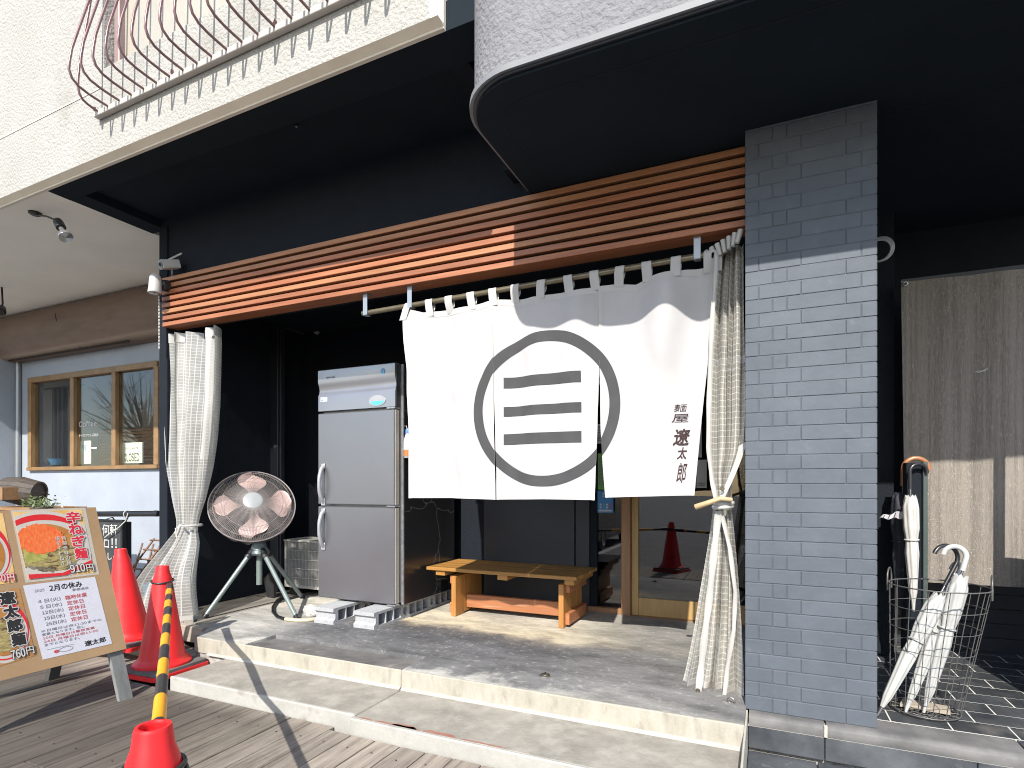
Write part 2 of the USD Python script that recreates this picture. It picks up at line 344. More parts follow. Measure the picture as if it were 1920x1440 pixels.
steps = thing('steps', kind='structure')
def slab(x0, x1, y0, y1, z0, z1, lip=.014):
    return cb(x0, x1, y0, y1, z0, z1, lip)
obj('lower_tread', cb(-3.307, -1.906, 2.30, 2.698, GZ, .075, .006), MATS['step_concrete'], steps)
obj('lower_tread', cb(-1.898, -.095, 2.262, 2.698, GZ, .075, .006), MATS['step_concrete'], steps)
obj('lower_riser', cb(-3.309, -1.904, 2.284, 2.303, GZ, .077, .006), MATS['white_step'], steps)
obj('lower_riser', cb(-1.902, -.094, 2.244, 2.265, GZ, .077, .006), MATS['white_step'], steps)
for (a, b, w) in ((-1.86, -1.78, .010), (-1.77, -1.50, .02), (-1.66, -1.52, .032), (-1.49, -1.30, .026), (-1.29, -1.05, .009)):
    pts = [(a, 2.268)] + [(a + (b - a) * i / 6, 2.268 + w * rng.uniform(.5, 1)) for i in range(1, 6)] + [(b, 2.268)]
    obj('paint_flake', prism(Polygon(pts).buffer(0), .0765, .0783), MATS['red_paint'], steps)
LZ = .182
L = [(-3.16, 2.703), (-3.16, 2.96), (-1.915, 2.96), (-1.905, 2.703), (-.095, 2.703), (-.095, 4.62), (-4.0, 4.62), (-4.0, 3.26), (-3.64, 2.703)]
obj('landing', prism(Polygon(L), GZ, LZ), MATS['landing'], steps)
def gut(s, t):
    x = -3.156 + s * (3.156 - 1.913); y = 2.703 + t * .254
    return np.stack([x, y, LZ - .004 - .022 * t + 0 * s], 1)
g1, _ = grid(gut, 20, 4)
obj('drain_strip', g1, MATS['strip_concrete'], steps)
obj('upper_riser', cb(-3.641, -1.908, 2.690, 2.7025, .0755, LZ - .0005, .004), MATS['riser_concrete'], steps)
obj('upper_riser', cb(-1.904, -.094, 2.686, 2.7025, .0755, LZ + .0015, .004), MATS['riser_concrete'], steps)
# fillet of mortar in the inner corner
fil = Polygon([(2.668, .0752), (2.6862, .0752), (2.6862, .088)])
obj('mortar_fillet', prism(fil, -1.9, -.096, lambda v: np.stack([v[:, 2], v[:, 0], v[:, 1]], 1)), MATS['white_step'], steps)
obj('mortar_fillet', prism(affinity.translate(fil, .004, 0), -3.5, -1.91, lambda v: np.stack([v[:, 2], v[:, 0], v[:, 1]], 1)), MATS['white_step'], steps)

raised = thing('raised_deck', kind='structure')
for k in range(38):
    xb = -4.006 - k * .14
    obj('plank', cb(xb - .134, xb, 2.97, 4.19 if xb < -4.6 else 4.6, LZ - .04, LZ - .004 + rng.uniform(-.002, .001), .003), MATS['raised_wood'], raised)
obj('edge_beam', cb(-9.4, -3.83, 2.90, 2.965, .05, LZ - .012, .006), MATS['old_beam'], raised)
obj('support', [cb(x, x + .1, 2.95, 4.1, GZ, LZ - .045, 0) for x in (-9, -8, -7, -6, -5, -4.2)], MATS['raised_wood'], raised)
obj('filler_slab', prism(Polygon([(-4.003, 2.968), (-3.82, 2.968), (-3.80, 2.97), (-4.003, 3.25)]), GZ, LZ - .02), MATS['step_concrete'], raised)
obj('foot_board', cb(-4.75, -3.98, 2.62, 2.86, .001, .07, .006), MATS['old_beam'], raised)

# ------------------------------------------------------------------ plinth and tiled floor on the right
plinth = thing('plinth', kind='structure')
xs = [-.086, .235, .95, 1.66, 2.4]
for a, b in zip(xs[:-1], xs[1:]):
    prof = [(2.885, .112), (2.882, .13), (2.886, .148), (2.898, .160), (2.915, .166), (3.045, .168), (3.045, .112)]
    obj('coping_stone', prism(Polygon(prof), a + .004, b - .004, lambda v: np.stack([v[:, 2], v[:, 0], v[:, 1]], 1)), MATS['worn_stone'] if a < .5 else MATS['black_stone'], plinth, smooth=30)
obj('joint_mortar', cb(.228, .242, 2.878, 2.90, .112, .163, .002), MATS['mortar'], plinth)
for a, b in zip([-.086, .232, .78, 1.5], [.232, .78, 1.5, 2.4]):
    obj('facing_stone', cb(a + .0015, b - .0015, 2.889, 3.04, .004, .1085, .003), MATS['black_stone'], plinth)
obj('joint_line', cb(-.086, 2.4, 2.8875, 2.93, .1088, .1118, 0), MATS['grout'], plinth)
obj('mortar_edge', cb(-.096, -.087, 2.25, 2.93, GZ, .166, .002), MATS['mortar'], plinth)
obj('core', cb(-.083, 2.4, 2.92, 4.6, GZ, .150, 0), MATS['mortar'], plinth)
pav = thing('stone_paving', kind='structure')
for i, (a, b) in enumerate(zip([-.086, .20, .75, 1.3, 1.85], [.20, .75, 1.3, 1.85, 2.4])):
    for j in range(5):
        y1 = 2.886 - j * .42
        obj('paving_stone', cb(a + .002, b - .002, y1 - .416, y1, GZ, -.002 + rng.uniform(-.002, .002), .004), MATS['black_stone'], pav)
tiles = thing('tiled_floor', kind='structure')
obj('grout_bed', cb(.45, 2.4, 3.047, 4.6, .1505, .1684, 0), MATS['tile_grout'], tiles)
for j in range(11):
    y = 3.050 + .143 * j
    for i in range(-1, 10):
        xa = .45 + .23 * i + (.115 if j % 2 else .0) + .06; xb = xa + .2245
        xa = max(xa, .452); xb = min(xb, 2.39)
        if xb - xa < .02: continue
        obj('tile', cb(xa + .0005, xb, y, y + .1375, .1670, .1692 + rng.uniform(-.0004, .0004), .0006), MATS['floor_tile'], tiles)
# ------------------------------------------------------------------ the shop front
H = lambda h: h + EYE
M('navy_wall', (.0070, .0100, .0155), (.0095, .0130, .0195), rough=.85, spec=.2, vs=6, bump=.7, bs=70, bd=.006)
M('navy_soffit', (.0085, .0132, .0180), (.0112, .0165, .0220), rough=.9, spec=.12, vs=3, bump=.3, bs=90, bd=.003)
M('navy_panel', (.014, .0165, .024), (.018, .0205, .029), rough=.5, vs=5)
M('brick_paint', (.110, .128, .154), (.138, .158, .188), rough=.6, spec=.22, vs=7, bump=.35, bs=38, bd=.003, rnd=.05, spots=(.19, .2, .21), spot_scale=14, spot_at=(.66, .8))
M('brick_core', (.105, .116, .136), (.130, .143, .165), rough=.7, vs=7, bump=.4, bs=60)
M('grey_stucco', (.24, .24, .255), (.30, .30, .315), rough=.8, vs=9, bump=1.0, bs=52, bd=.013)
M('white_stucco', (.66, .64, .585), (.74, .725, .68), rough=.85, vs=2.0, bump=1.0, bs=55, bd=.014, spots=(.5, .48, .42), spot_scale=1.5, spot_at=(.58, .8))
M('cream_trim', (.55, .5, .42), (.62, .57, .49), rough=.8, vs=5)
M('grey_lip', (.30, .31, .33), (.36, .37, .39), rough=.6, vs=8)
M('slat_wood', (.25, .080, .032), (.39, .148, .066), rough=.5, vs=2.0, stretch=(1.0, 16, 16), bump=.25, bs=12, bd=.003, rnd=.18, det=8)
M('slat_wood_pale', (.29, .120, .050), (.42, .19, .085), rough=.5, vs=2.0, stretch=(1.0, 16, 16), bump=.25, bs=12, bd=.003, rnd=.15, det=8)

YS = 3.05                                              # the slats' face
# back walls and headers
shop = thing('shop_front', 'dark navy painted shop front wall with recessed entrance behind the noren', 'building')
obj('header_wall', cb(-4.61, .0, 3.105, 3.25, H(1.302), H(2.30), 0), MATS['navy_wall'], shop)
obj('left_pier', cb(-4.61, -4.51, 3.09, 4.25, GZ, H(2.13), .004), MATS['navy_wall'], shop, label='narrow grey-navy pier at the left end of the front')
obj('side_wall', cb(-4.60, -4.503, 3.26, 4.70, LZ, H(1.6), 0), MATS['navy_wall'], shop)
obj('corner_post', cb(-4.50, -4.40, 4.14, 4.24, LZ, H(1.6), .004), MATS['navy_panel'], shop)
obj('corner_post', cb(-4.395, -4.375, 4.16, 4.2, LZ, H(1.6), .003), MATS['navy_panel'], shop)
obj('back_wall', cb(-4.503, -2.36, 4.60, 4.72, LZ, H(1.6), 0), MATS['navy_wall'], shop)
obj('wall_panel', cb(-2.352, -1.49, 4.585, 4.72, LZ, H(1.6), .004), MATS['navy_panel'], shop)
obj('wall_panel', cb(-1.482, -1.36, 4.588, 4.72, LZ, H(1.6), .004), MATS['navy_panel'], shop)
obj('back_wall', cb(-1.355, -1.30, 4.60, 4.72, LZ, H(1.6), 0), MATS['navy_wall'], shop)
obj('porch_ceiling', cb(-4.5, .45, 3.255, 4.75, H(1.60), H(1.68), 0), MATS['navy_soffit'], shop)
# the entry's right side and the wall right of the pillar
obj('right_pier', cb(-.06, .715, 4.19, 4.62, LZ - .03, H(1.70), .004), MATS['navy_wall'], shop)
obj('right_wall', cb(.715, 2.4, 4.575, 4.7, .9, H(1.70), 0), MATS['navy_wall'], shop)
for k in range(8):
    obj('wall_board', cb(.717, 2.4, 4.565, 4.69, .17 + .0925 * k, .17 + .0925 * (k + 1) - .005, .003), MATS['navy_panel'], shop)
obj('interior_wall', cb(-1.35, .1, 5.5, 5.6, LZ, H(1.6), 0), MATS['navy_wall'], shop)
obj('interior_wall', cb(-1.42, -1.35, 4.72, 5.6, LZ, H(1.6), 0), MATS['navy_wall'], shop)
obj('interior_wall', cb(.0, .1, 4.62, 5.6, LZ, H(1.6), 0), MATS['navy_wall'], shop)
obj('interior_ceiling', cb(-1.42, .1, 4.75, 5.6, H(1.6), H(1.66), 0), MATS['navy_wall'], shop)
obj('interior_floor', cb(-1.42, .1, 4.62, 5.6, .05, LZ + .002, 0), MATS['navy_panel'], shop)

# soffit left of the round balcony, with its lower border
soffit = thing('soffit', 'black painted soffit under the white upper storey', 'ceiling')
obj('ceiling_panel', cb(-4.60, -1.28, 2.531, 3.12, H(2.20), H(2.26), 0), MATS['navy_soffit'], soffit)
fy = lambda x: 2.3125 - .0197 * (x + 1.4)
obj('border_beam', prism(Polygon([(-4.79, fy(-4.79)), (-1.0, fy(-1.0)), (-1.0, 2.53), (-4.79, 2.53)]), H(2.138), H(2.28)), MATS['navy_soffit'], soffit)
obj('border_beam', cb(-4.79, -4.615, 2.532, 3.16, H(2.1385), H(2.28), .003), MATS['navy_soffit'], soffit)

# pillar of painted brick tiles
BX0, BX1, BY = -.100, .438, 2.934
pillar = thing('brick_pillar', 'square pillar of grey painted brick tiles right of the entrance', 'pillar')
obj('core', cb(BX0 + .004, BX1 - .004, BY + .0034, 3.44, .167, H(1.71), 0), MATS['brick_core'], pillar)
P = .0672; q = (BX1 - BX0) / 9.0
rowA = [1, 3, 4, 1]; rowB = [2, 1, 4, 2]
def vary(x0, x1, y0, y1, z0, z1): return cb(x0, x1, y0, y1, z0, z1, .0026)
for k in range(42):
    z0 = .170 + P * k; z1 = min(z0 + P - .0028, H(1.709))
    if z1 - z0 < .01: continue
    if k == 0: z0 = .1675
    x = BX0; row = rowA if k % 2 else rowB
    for i, w in enumerate(row):
        x1 = x + w * q
        pr = rng.uniform(-.0008, .0008)
        obj('brick', vary(x + (.0 if i == 0 else .0009), x1 - (.0 if i == len(row) - 1 else .0009), BY + pr, BY + .045, z0, z1), MATS['brick_paint'], pillar)
        x = x1
    for side in (0, 1):
        y = BY + .046
        for w in ([.12, .235, .12] if k % 2 else [.235, .235]):
            y1 = min(y + w - .004, 3.44)
            if y1 - y > .02:
                obj('brick', vary(BX1 - .045, BX1, y, y1, z0, z1) if side else vary(BX0, BX0 + .045, y, y1, z0, z1), MATS['brick_paint'], pillar)
            y += w

# timber slats over the entrance
fas = thing('slat_fascia', 'long fascia of eight reddish brown timber slats above the noren', 'fascia')
hb, ht = 1.287, 1.703
ps = (ht - hb) / 8
for k in range(8):
    z0 = H(hb + ps * k)
    depth = .135 if k == 0 else .032
    pale = k in (2, 7, 6)
    obj('slat', cb(-4.515, -.103, YS, YS + depth, z0 + (0 if k == 0 else 0), z0 + ps - .0195, .002), MATS['slat_wood_pale' if pale else 'slat_wood'], fas)
M('slat_gap', (.018, .010, .007), rough=.9)
obj('backing_board', cb(-4.51, -.104, YS + .034, YS + .052, H(hb + .03), H(ht - .015), 0), MATS['slat_gap'], fas)

# rounded balcony
bal = thing('rounded_balcony', 'grey stucco balcony with rounded corners overhanging the entrance', 'balcony')
def rrect(x0, x1, y0, y1, r):
    p = Polygon([(x0, y1), (x0, y0 + r), (x0 + r, y0), (x1 - r, y0), (x1, y0 + r), (x1, y1)])
    a = [(x0 + r - r * math.cos(t), y0 + r - r * math.sin(t)) for t in np.linspace(0, math.pi / 2, 14)]
    b = [(x1 - r + r * math.sin(t), y0 + r - r * math.cos(t)) for t in np.linspace(0, math.pi / 2, 14)]
    return Polygon([(x0, y1)] + a + b + [(x1, y1)])
BF = 2.125
obj('wall', prism(rrect(-1.262, 1.775, BF + .018, 3.10, .30), H(1.738), H(3.1)), MATS['grey_stucco'], bal, smooth=40)
obj('lip', prism(rrect(-1.282, 1.795, BF, 3.10, .31), H(1.712), H(1.737)), MATS['grey_lip'], bal, smooth=40)
obj('lip_groove', prism(rrect(-1.268, 1.78, BF + .014, 3.10, .30), H(1.702), H(1.7115)), MATS['navy_panel'], bal, smooth=40)
obj('soffit', prism(rrect(-1.255, 1.768, BF + .03, 3.10, .29), H(1.690), H(1.7015)), MATS['navy_soffit'], bal, smooth=40)
inner = rrect(-1.14, 1.65, BF + .16, 3.04, .2)
obj('drip_groove', prism(inner.buffer(.006).difference(inner.buffer(-.006)), H(1.6888), H(1.6899)), MATS['navy_wall'], bal)
obj('soffit', cb(-.2, 2.4, 3.06, 4.62, H(1.6895), H(1.78), 0), MATS['navy_soffit'], bal)

# ------------------------------------------------------------------ white upper storey with a barred window
up = thing('upper_storey', 'white stucco upper storey with a barred window, upper left', 'building')
WF = 2.24
wx0, wx1, wz0 = -3.965, -1.62, H(2.725)
wall = sbox(-10.5, H(2.160), -1.43, H(4.6)).difference(sbox(wx0, wz0, wx1, H(4.2)))
obj('wall', prism(wall, WF, WF + .2, lambda v: np.stack([v[:, 0], v[:, 2], v[:, 1]], 1)[:, [0, 1, 2]]), MATS['white_stucco'], up)
obj('string_course', cb(-10.5, -3.99, WF - .004, WF + .001, H(2.603), H(2.610), 0), MATS['cream_trim'], up)
# chamfered bottom edge
ch = Polygon([(WF, H(2.1598)), (WF + .05, H(2.147)), (WF + .05, H(2.136)), (WF + .071, H(2.136)), (WF + .071, H(2.1598))])
obj('drip_edge', prism(ch, -10.5, -1.385, lambda v: np.stack([v[:, 2], v[:, 0], v[:, 1]], 1)), MATS['cream_trim'], up)
chr_ = Polygon([(-1.43, WF), (-1.385, WF + .05), (-1.385, WF + .2), (-1.43, WF + .2)])
obj('side_edge', prism(chr_, H(2.160), H(4.6)), MATS['cream_trim'], up)
obj('side_wall', cb(-1.5, -1.387, WF + .205, 3.12, H(2.14), H(4.6), 0), MATS['navy_wall'], up)
obj('wall_behind', cb(-1.386, 2.4, 2.95, 3.1, H(1.8), H(4.6), 0), MATS['navy_wall'], up)
win = thing('window', parent=up)
M('pink_frame', (.42, .30, .30), (.50, .37, .36), rough=.4, metal=.3, vs=4)
M('beige_pane', (.30, .28, .235), (.34, .32, .27), rough=.12, vs=2)
obj('frame', [cb(wx0 + .002, wx0 + .055, WF + .06, WF + .12, wz0 + .002, H(4.19), .004), cb(wx0 + .056, wx1 - .002, WF + .06, WF + .12, wz0 + .002, wz0 + .035, .004), cb(-2.82, -2.76, WF + .065, WF + .12, wz0 + .036, H(4.19), .004)], MATS['pink_frame'], win)
obj('pane', cb(wx0 + .056, wx1 - .003, WF + .10, WF + .106, wz0 + .036, H(4.19), 0), MATS['beige_pane'], win)
gr = thing('window_grille', parent=up, label='plum painted pot-bellied window bars on a flat rail')
M('bar_paint', (.20, .11, .12), (.27, .165, .165), rough=.35, metal=.35, vs=12)
M('rail_paint', (.55, .5, .45), (.62, .57, .52), rough=.5, vs=6)
obj('rail', cb(-4.01, -1.45, WF - .042, WF - .003, H(2.394), H(2.430), .003), MATS['rail_paint'], gr)
for k in range(20):
    x = -3.853 + .1229 * (k - 1) if k else -3.964
    if x > -1.5: break
    b = .236 if k else .13
    yf = WF - .026
    path = [(0, 2.420), (.28, 2.423), (.55, 2.429), (.78, 2.441), (.93, 2.466), (1, 2.508), (.985, 2.56), (.93, 2.65), (.80, 2.77), (.51, 3.03), (.3, 3.23), (.05, 3.46)]
    obj('bar', tube([(x, yf - b * f_, H(h)) for f_, h in path], .0075, 8), MATS['bar_paint'], gr, smooth=True)
for x in (-4.0, -3.22, -2.38):
    obj('bolt', hullpts([(x + dx, WF - .05 + dy, H(2.434) + dz) for dx, dy, dz in ((0, 0, 0), (.02, -.008, .012), (.014, .012, .018), (.004, .01, -.012), (.026, .006, -.004))]), MATS['bar_paint'], gr)

# ------------------------------------------------------------------ neighbouring cafe on the left
M('cafe_blue', (.43, .48, .56), (.50, .55, .63), rough=.75, vs=2.4, bump=.3, bs=60, bd=.004)
M('cafe_ceiling', (.60, .57, .50), (.66, .63, .56), rough=.85, vs=2)
M('awning_cloth', (.135, .095, .075), (.175, .125, .10), rough=.8, vs=3, stretch=(1, 4, 4))
M('oak', (.22, .125, .05), (.34, .205, .09), rough=.5, vs=2.5, stretch=(3, 12, 3), bump=.2, bs=20, bd=.002)
M('steel_grey', (.32, .34, .36), (.4, .42, .44), rough=.4, metal=.6)
glass('cafe_glass', (.93, .94, .93), 1.45, 0.0, .0)
cafe = thing('cafe_front', 'pale blue cafe front with a three-pane oak window on the left', 'building')
CY = 4.20
A = at(58, 711, Y=CY); B = at(299, 873, Y=CY)
cwx0, cwx1, cwz0, cwz1 = A[0], -5.0, at(60, 881, Y=CY)[2], at(58, 711, Y=CY)[2]
cwx1 = at(296, 700, Y=CY)[0] + .02
wl = sbox(-9.05, LZ - .05, -4.62, H(2.13)).difference(sbox(cwx0, cwz0, cwx1, cwz1))
obj('wall', prism(wl, CY, CY + .14, lambda v: np.stack([v[:, 0], v[:, 2], v[:, 1]], 1)), MATS['cafe_blue'], cafe)
obj('corner_pipe', rod((-9.07, CY - .03, LZ), (-9.07, CY - .03, H(1.75)), .035, 12), MATS['steel_grey'], cafe, smooth=40)
obj('side_wall', cb(-9.6, -9.12, 3.6, CY + .1, LZ - .05, H(2.13), 0), MATS['cafe_blue'], cafe)
obj('ceiling', cb(-10.5, -4.793, 2.565, 4.3, H(2.146), H(2.2), 0), MATS['cafe_ceiling'], cafe)
obj('ceiling_beam', prism(Polygon([(-10.5, fy(-10.5)), (-4.793, fy(-4.793)), (-4.793, 2.563), (-10.5, 2.563)]), H(2.139), H(2.2)), MATS['cafe_ceiling'], cafe)
aw = Polygon([(3.92, H(2.128)), (3.88, H(2.05)), (3.86, H(1.90)), (3.90, H(1.74)), (3.98, H(1.645)), (4.06, H(1.615)), (4.195, H(1.61)), (4.195, H(2.128))])
obj('awning_box', prism(aw, -10.4, -4.80, lambda v: np.stack([v[:, 2], v[:, 0], v[:, 1]], 1)), MATS['awning_cloth'], cafe, smooth=45)
obj('awning_seam', [tube([( -7.6 + .18 * s * s, 3.9 - .045 + .17 * s ** 2.2, H(2.0 - .38 * s)) for s in np.linspace(0, 1, 10)], .0035, 6), cb(-9.0, -6.55, 4.03, 4.05, H(1.600), H(1.6145), 0)], MATS['slat_gap'], cafe)
w = thing('window', parent=cafe)
fw = .055
mul = [at(u, 790, Y=CY - .01)[0] for u in (136.5, 214.5)]
fr = [cb(cwx0 - .02, cwx1, CY - .03, CY + .06, cwz1 - fw, cwz1 + .012, .004), cb(cwx0 - .02, cwx1 + .02, CY - .045, CY + .06, cwz0 - .012, cwz0 + fw * .6, .004), cb(cwx0 - .02, cwx0 + fw, CY - .03, CY + .06, cwz0 + fw * .6, cwz1 - fw, .004), cb(cwx1 - fw, cwx1 + .02, CY - .03, CY + .06, cwz0 + fw * .6, cwz1 - fw, .004)]
obj('frame', fr, MATS['oak'], w)
for x in mul: obj('mullion', cb(x - .038, x + .038, CY - .025, CY + .06, cwz0 + fw * .6, cwz1 - fw, .004), MATS['oak'], w)
edges = [cwx0 + fw] + [m for x in mul for m in (x - .038, x + .038)] + [cwx1 - fw]
for i in range(3):
    obj('pane', cb(edges[2 * i], edges[2 * i + 1], CY + .020, CY + .026, cwz0 + fw * .6, cwz1 - fw, 0), MATS['cafe_glass'], w)
# room behind the window
M('cafe_room', (.36, .34, .31), (.42, .40, .37), rough=.85, vs=3)
M('dark_brown', (.045, .03, .024), (.07, .05, .04), rough=.6, vs=4)
obj('room_back', cb(-10.4, -4.62, 6.6, 6.7, LZ - .05, H(2.2), 0), MATS['cafe_room'], cafe)
obj('room_side', cb(-10.4, -10.3, CY + .14, 6.6, LZ - .05, H(2.2), 0), MATS['cafe_room'], cafe)
obj('room_side', cb(-4.8, -4.7, CY + .14, 6.6, LZ - .05, H(2.2), 0), MATS['cafe_room'], cafe)
obj('room_ceiling', cb(-10.4, -4.7, CY + .14, 6.7, H(2.0), H(2.1), 0), MATS['cafe_room'], cafe)
obj('room_floor', cb(-10.4, -4.7, CY + .14, 6.7, LZ - .05, LZ, 0), MATS['dark_brown'], cafe)
obj('roof_slab', cb(-10.5, 2.4, 3.12, 8.0, H(2.3), H(2.4), 0), MATS['cafe_room'], cafe)
# ------------------------------------------------------------------ noren curtain, its rod
M('noren_cloth', (.50, .49, .495), (.55, .54, .545), rough=.9, vs=3, bump=.25, bs=6, bd=.012, spec=.1)
M('noren_tape', (.54, .53, .52), (.58, .57, .56), rough=.9, vs=8, spec=.1)
M('emblem_grey', (.075, .075, .078), (.088, .088, .092), rough=.9, vs=9, spec=.1)
M('ink_brown', (.055, .035, .036), (.085, .055, .056), rough=.9, vs=12, spec=.1)
M('bronze_rod', (.16, .135, .085), (.24, .205, .14), rough=.35, metal=.5, vs=20)
M('zinc', (.36, .40, .45), (.44, .48, .52), rough=.4, metal=.5, vs=8)
YN = 3.105
def pxh(u, v, y=YN):
    p = at(u, v, Y=y); return p[0], p[2]
def fold(x, z, k):
    "how far the cloth swings forward of the rod's plane"
    x = np.asarray(x, float); z = np.asarray(z, float)
    d = np.clip((H(1.20) - z) / 1.25, 0, 1)
    top = np.clip((H(1.19) - z) / .22, 0, 1)
    kk = k * d
    f = .020 * np.sin(x * 11.0 + kk * 1.7 + .8 * d) * top * (1 - .2 * d)
    f = f + .013 * np.sin(x * 24.0 + 2.1 * kk - 1.2 * d) * top * (1 - .45 * d)
    f = f + .026 * (meshkit.noise(np.stack([x * 3.1, z * 1.1, kk * 1.3], -1), 5) - .5) * top
    f = f + .008 * (meshkit.noise(np.stack([x * 17 + z * 4, z * 6, kk], -1), 9) - .5)
    f = f + .007 * np.sin(x * 26 + z * 9) * np.clip((z - H(.9)) / .3, 0, 1) * top
    if k == 2: f = f + .026 * np.sin((x + .62) * 15.5) * np.exp(-((z - H(.93)) / .28) ** 2)
    return f + .015 * d
def panel(k, edgeL, edgeR, top, bot):
    "edges: (u, v) pairs down the sides; top and bottom: (u, v) pairs along"
    def side(e):
        q = np.array([pxh(u, v) for u, v in e]); o = np.argsort(-q[:, 1]); return q[o]
    L, R = side(edgeL), side(edgeR)
    T = np.array([pxh(u, v) for u, v in top]); B = np.array([pxh(u, v) for u, v in bot])
    def f(s, t):
        tq = np.linspace(0, 1, len(L)); tr = np.linspace(0, 1, len(R))
        xl = np.interp(t, tq, L[:, 0]); xr = np.interp(t, tr, R[:, 0])
        x = xl + s * (xr - xl)
        zt = np.interp(s, np.linspace(0, 1, len(T)), T[:, 1]); zb = np.interp(s, np.linspace(0, 1, len(B)), B[:, 1])
        z = zt + t * (zb - zt)
        return x, z
    def pts(s, t):
        x, z = f(s, t)
        return np.stack([x, YN - fold(x, z, k), z], 1)
    m, uv = grid(pts, 90, 90)
    back = TM(np.array(m.vertices) + [0, .0012, 0], np.array(m.faces)[:, ::-1])
    bs = np.linspace(0, 1, 40)
    poly = Polygon(list(zip(*f(bs, bs * 0))) + list(zip(*f(bs * 0 + 1, bs))) + list(zip(*f(bs[::-1], bs * 0 + 1))) + list(zip(*f(bs * 0, bs[::-1]))))
    return join([m, back]), poly.buffer(0), pts
noren = thing('noren', 'white split noren curtain with a dark ring emblem hanging over the entrance', 'noren')
PAN = [panel(0, [(754, 577), (766, 700), (770, 850), (770, 934)], [(928, 567), (928.5, 640), (929.5, 700), (931, 937)], [(754, 577), (800, 586), (845, 580), (885, 574), (925, 564)], [(770, 934), (850, 934), (931, 937)]),
       panel(1, [(926, 563), (927, 640), (930, 800), (932, 937)], [(1123, 538), (1122, 615), (1118, 800), (1115, 937)], [(926, 563), (968, 562), (1018, 554), (1066, 548), (1121, 537)], [(932, 937), (1020, 936), (1115, 938)]),
       panel(2, [(1122, 538), (1122, 620), (1127, 760), (1138, 933)], [(1341, 500), (1330, 640), (1316, 760), (1303, 927)], [(1122, 537), (1166, 529), (1190, 532), (1216, 519), (1272, 508), (1300, 504), (1341, 497)], [(1138, 933), (1220, 931), (1303, 929)])]
PN = [obj('panel', m, MATS['noren_cloth'], noren, smooth=True) for m, _, _ in PAN]
def subdivide_to(m, edge):
    v, f = trimesh.remesh.subdivide_to_size(np.array(m.vertices), np.array(m.faces), edge, max_iter=8)
    return v, f
def on_cloth(shape, k, off=.0028, edge=.03):
    g = shape.intersection(PAN[k][1])
    out = []
    for p in polys(g):
        if p.area < 2e-6: continue
        v2, f2 = trimesh.creation.triangulate_polygon(p, engine='earcut')
        v, f = trimesh.remesh.subdivide_to_size(np.column_stack([v2, np.zeros(len(v2))]), f2, edge, max_iter=9)
        P3 = np.stack([v[:, 0], YN - fold(v[:, 0], v[:, 1], k) - off, v[:, 1]], 1)
        out.append(TM(P3, f))
    return join(out) if out else None
EX, EZ = (pxh(892, 775)[0] + pxh(1164, 765)[0]) / 2, (pxh(1025, 620)[1] + pxh(1025, 912)[1]) / 2
R0 = (pxh(1025, 620)[1] - pxh(1025, 912)[1]) / 2
ringS = circle(EX, EZ, R0, 64).difference(circle(EX, EZ, R0 - .062, 64))
bx0, bx1 = pxh(944, 770)[0], pxh(1090.5, 770)[0]
for k in range(3):
    for piece in polys(ringS.intersection(PAN[k][1])):
        m = on_cloth(piece, k)
        if m is not None and piece.area > 1e-4: obj('emblem_ring', m, MATS['emblem_grey'], PN[k], smooth=True)
for (va, vb) in ((708, 728), (763, 781), (814, 834)):
    za, zb = pxh(946, va)[1], pxh(946, vb)[1]
    obj('emblem_bar', on_cloth(sbox(bx0, zb, bx1, za), 1), MATS['emblem_grey'], PN[1], smooth=True)
for ch_, (u0, v0, u1, v1), b in (('麺', (1264, 756.5, 1287, 772), 0), ('屋', (1260, 775, 1291, 792), 0), ('遼', (1263, 803, 1293, 836), 2), ('太', (1270, 838, 1288, 861), 2), ('郎', (1270, 867, 1287, 905), 1)):
    a0 = pxh(u0, v1); a1 = pxh(u1, v0)
    g = fit(text_shape(ch_, b, True, .4), a0[0], a0[1], a1[0], a1[1])
    g = affinity.skew(g, xs=8, origin='center')
    obj('letter', on_cloth(g, 2, edge=.05), MATS['ink_brown'], PN[2])
# seams and hems
for k in range(3):
    pts = PAN[k][2]
    def strip(s0, s1, t0, t1, nu, nv):
        def f(s, t):
            q = pts(s0 + s * (s1 - s0), t0 + t * (t1 - t0)); return q - [0, .0015, 0]
        return grid(f, nu, nv)[0]
    obj('hem', [strip(.0, .03, 0, 1, 2, 60), strip(.97, 1, 0, 1, 2, 60), strip(0, 1, .985, .999, 60, 2), strip(0, 1, .0, .03, 60, 2)], MATS['noren_tape'], PN[k], smooth=True)
rA, rB = at(681, 588, Y=YN), at(1358, 472, Y=YN)
rodt = thing('noren_rod', 'bronze rod carrying the white noren on three flat brackets', 'curtain rod')
obj('rod', tube([rA, rB], .0165, 16), MATS['bronze_rod'], rodt, smooth=40)
obj('end_cap', [lathe([(0, -.004), (.0172, -.004), (.0172, .02)], 16, rA, rB - rA)], MATS['bronze_rod'], rodt, smooth=40)
for u in (688, 771, 1308):
    t = (u - 681) / (1358 - 681.); X = at(u, 588 + t * (472 - 588), Y=YN)[0]
    z = rA[2] + (rB[2] - rA[2]) * (X - rA[0]) / (rB[0] - rA[0])
    br = [cb(X - .0175, X + .0175, YN - .021, YN - .0175, z - .018, H(hb) - .004, .001), cb(X - .0175, X + .0175, YN - .0173, YN + .02, z - .0205, z - .0175, .001), cb(X - .0175, X + .0175, YN + .0175, YN + .021, z - .02, z + .02, .001), cb(X - .02, X + .02, YN - .0215, YN + .03, H(hb) - .0035, H(hb) - .0005, .001)]
    obj('bracket', br, MATS['zinc'], rodt)
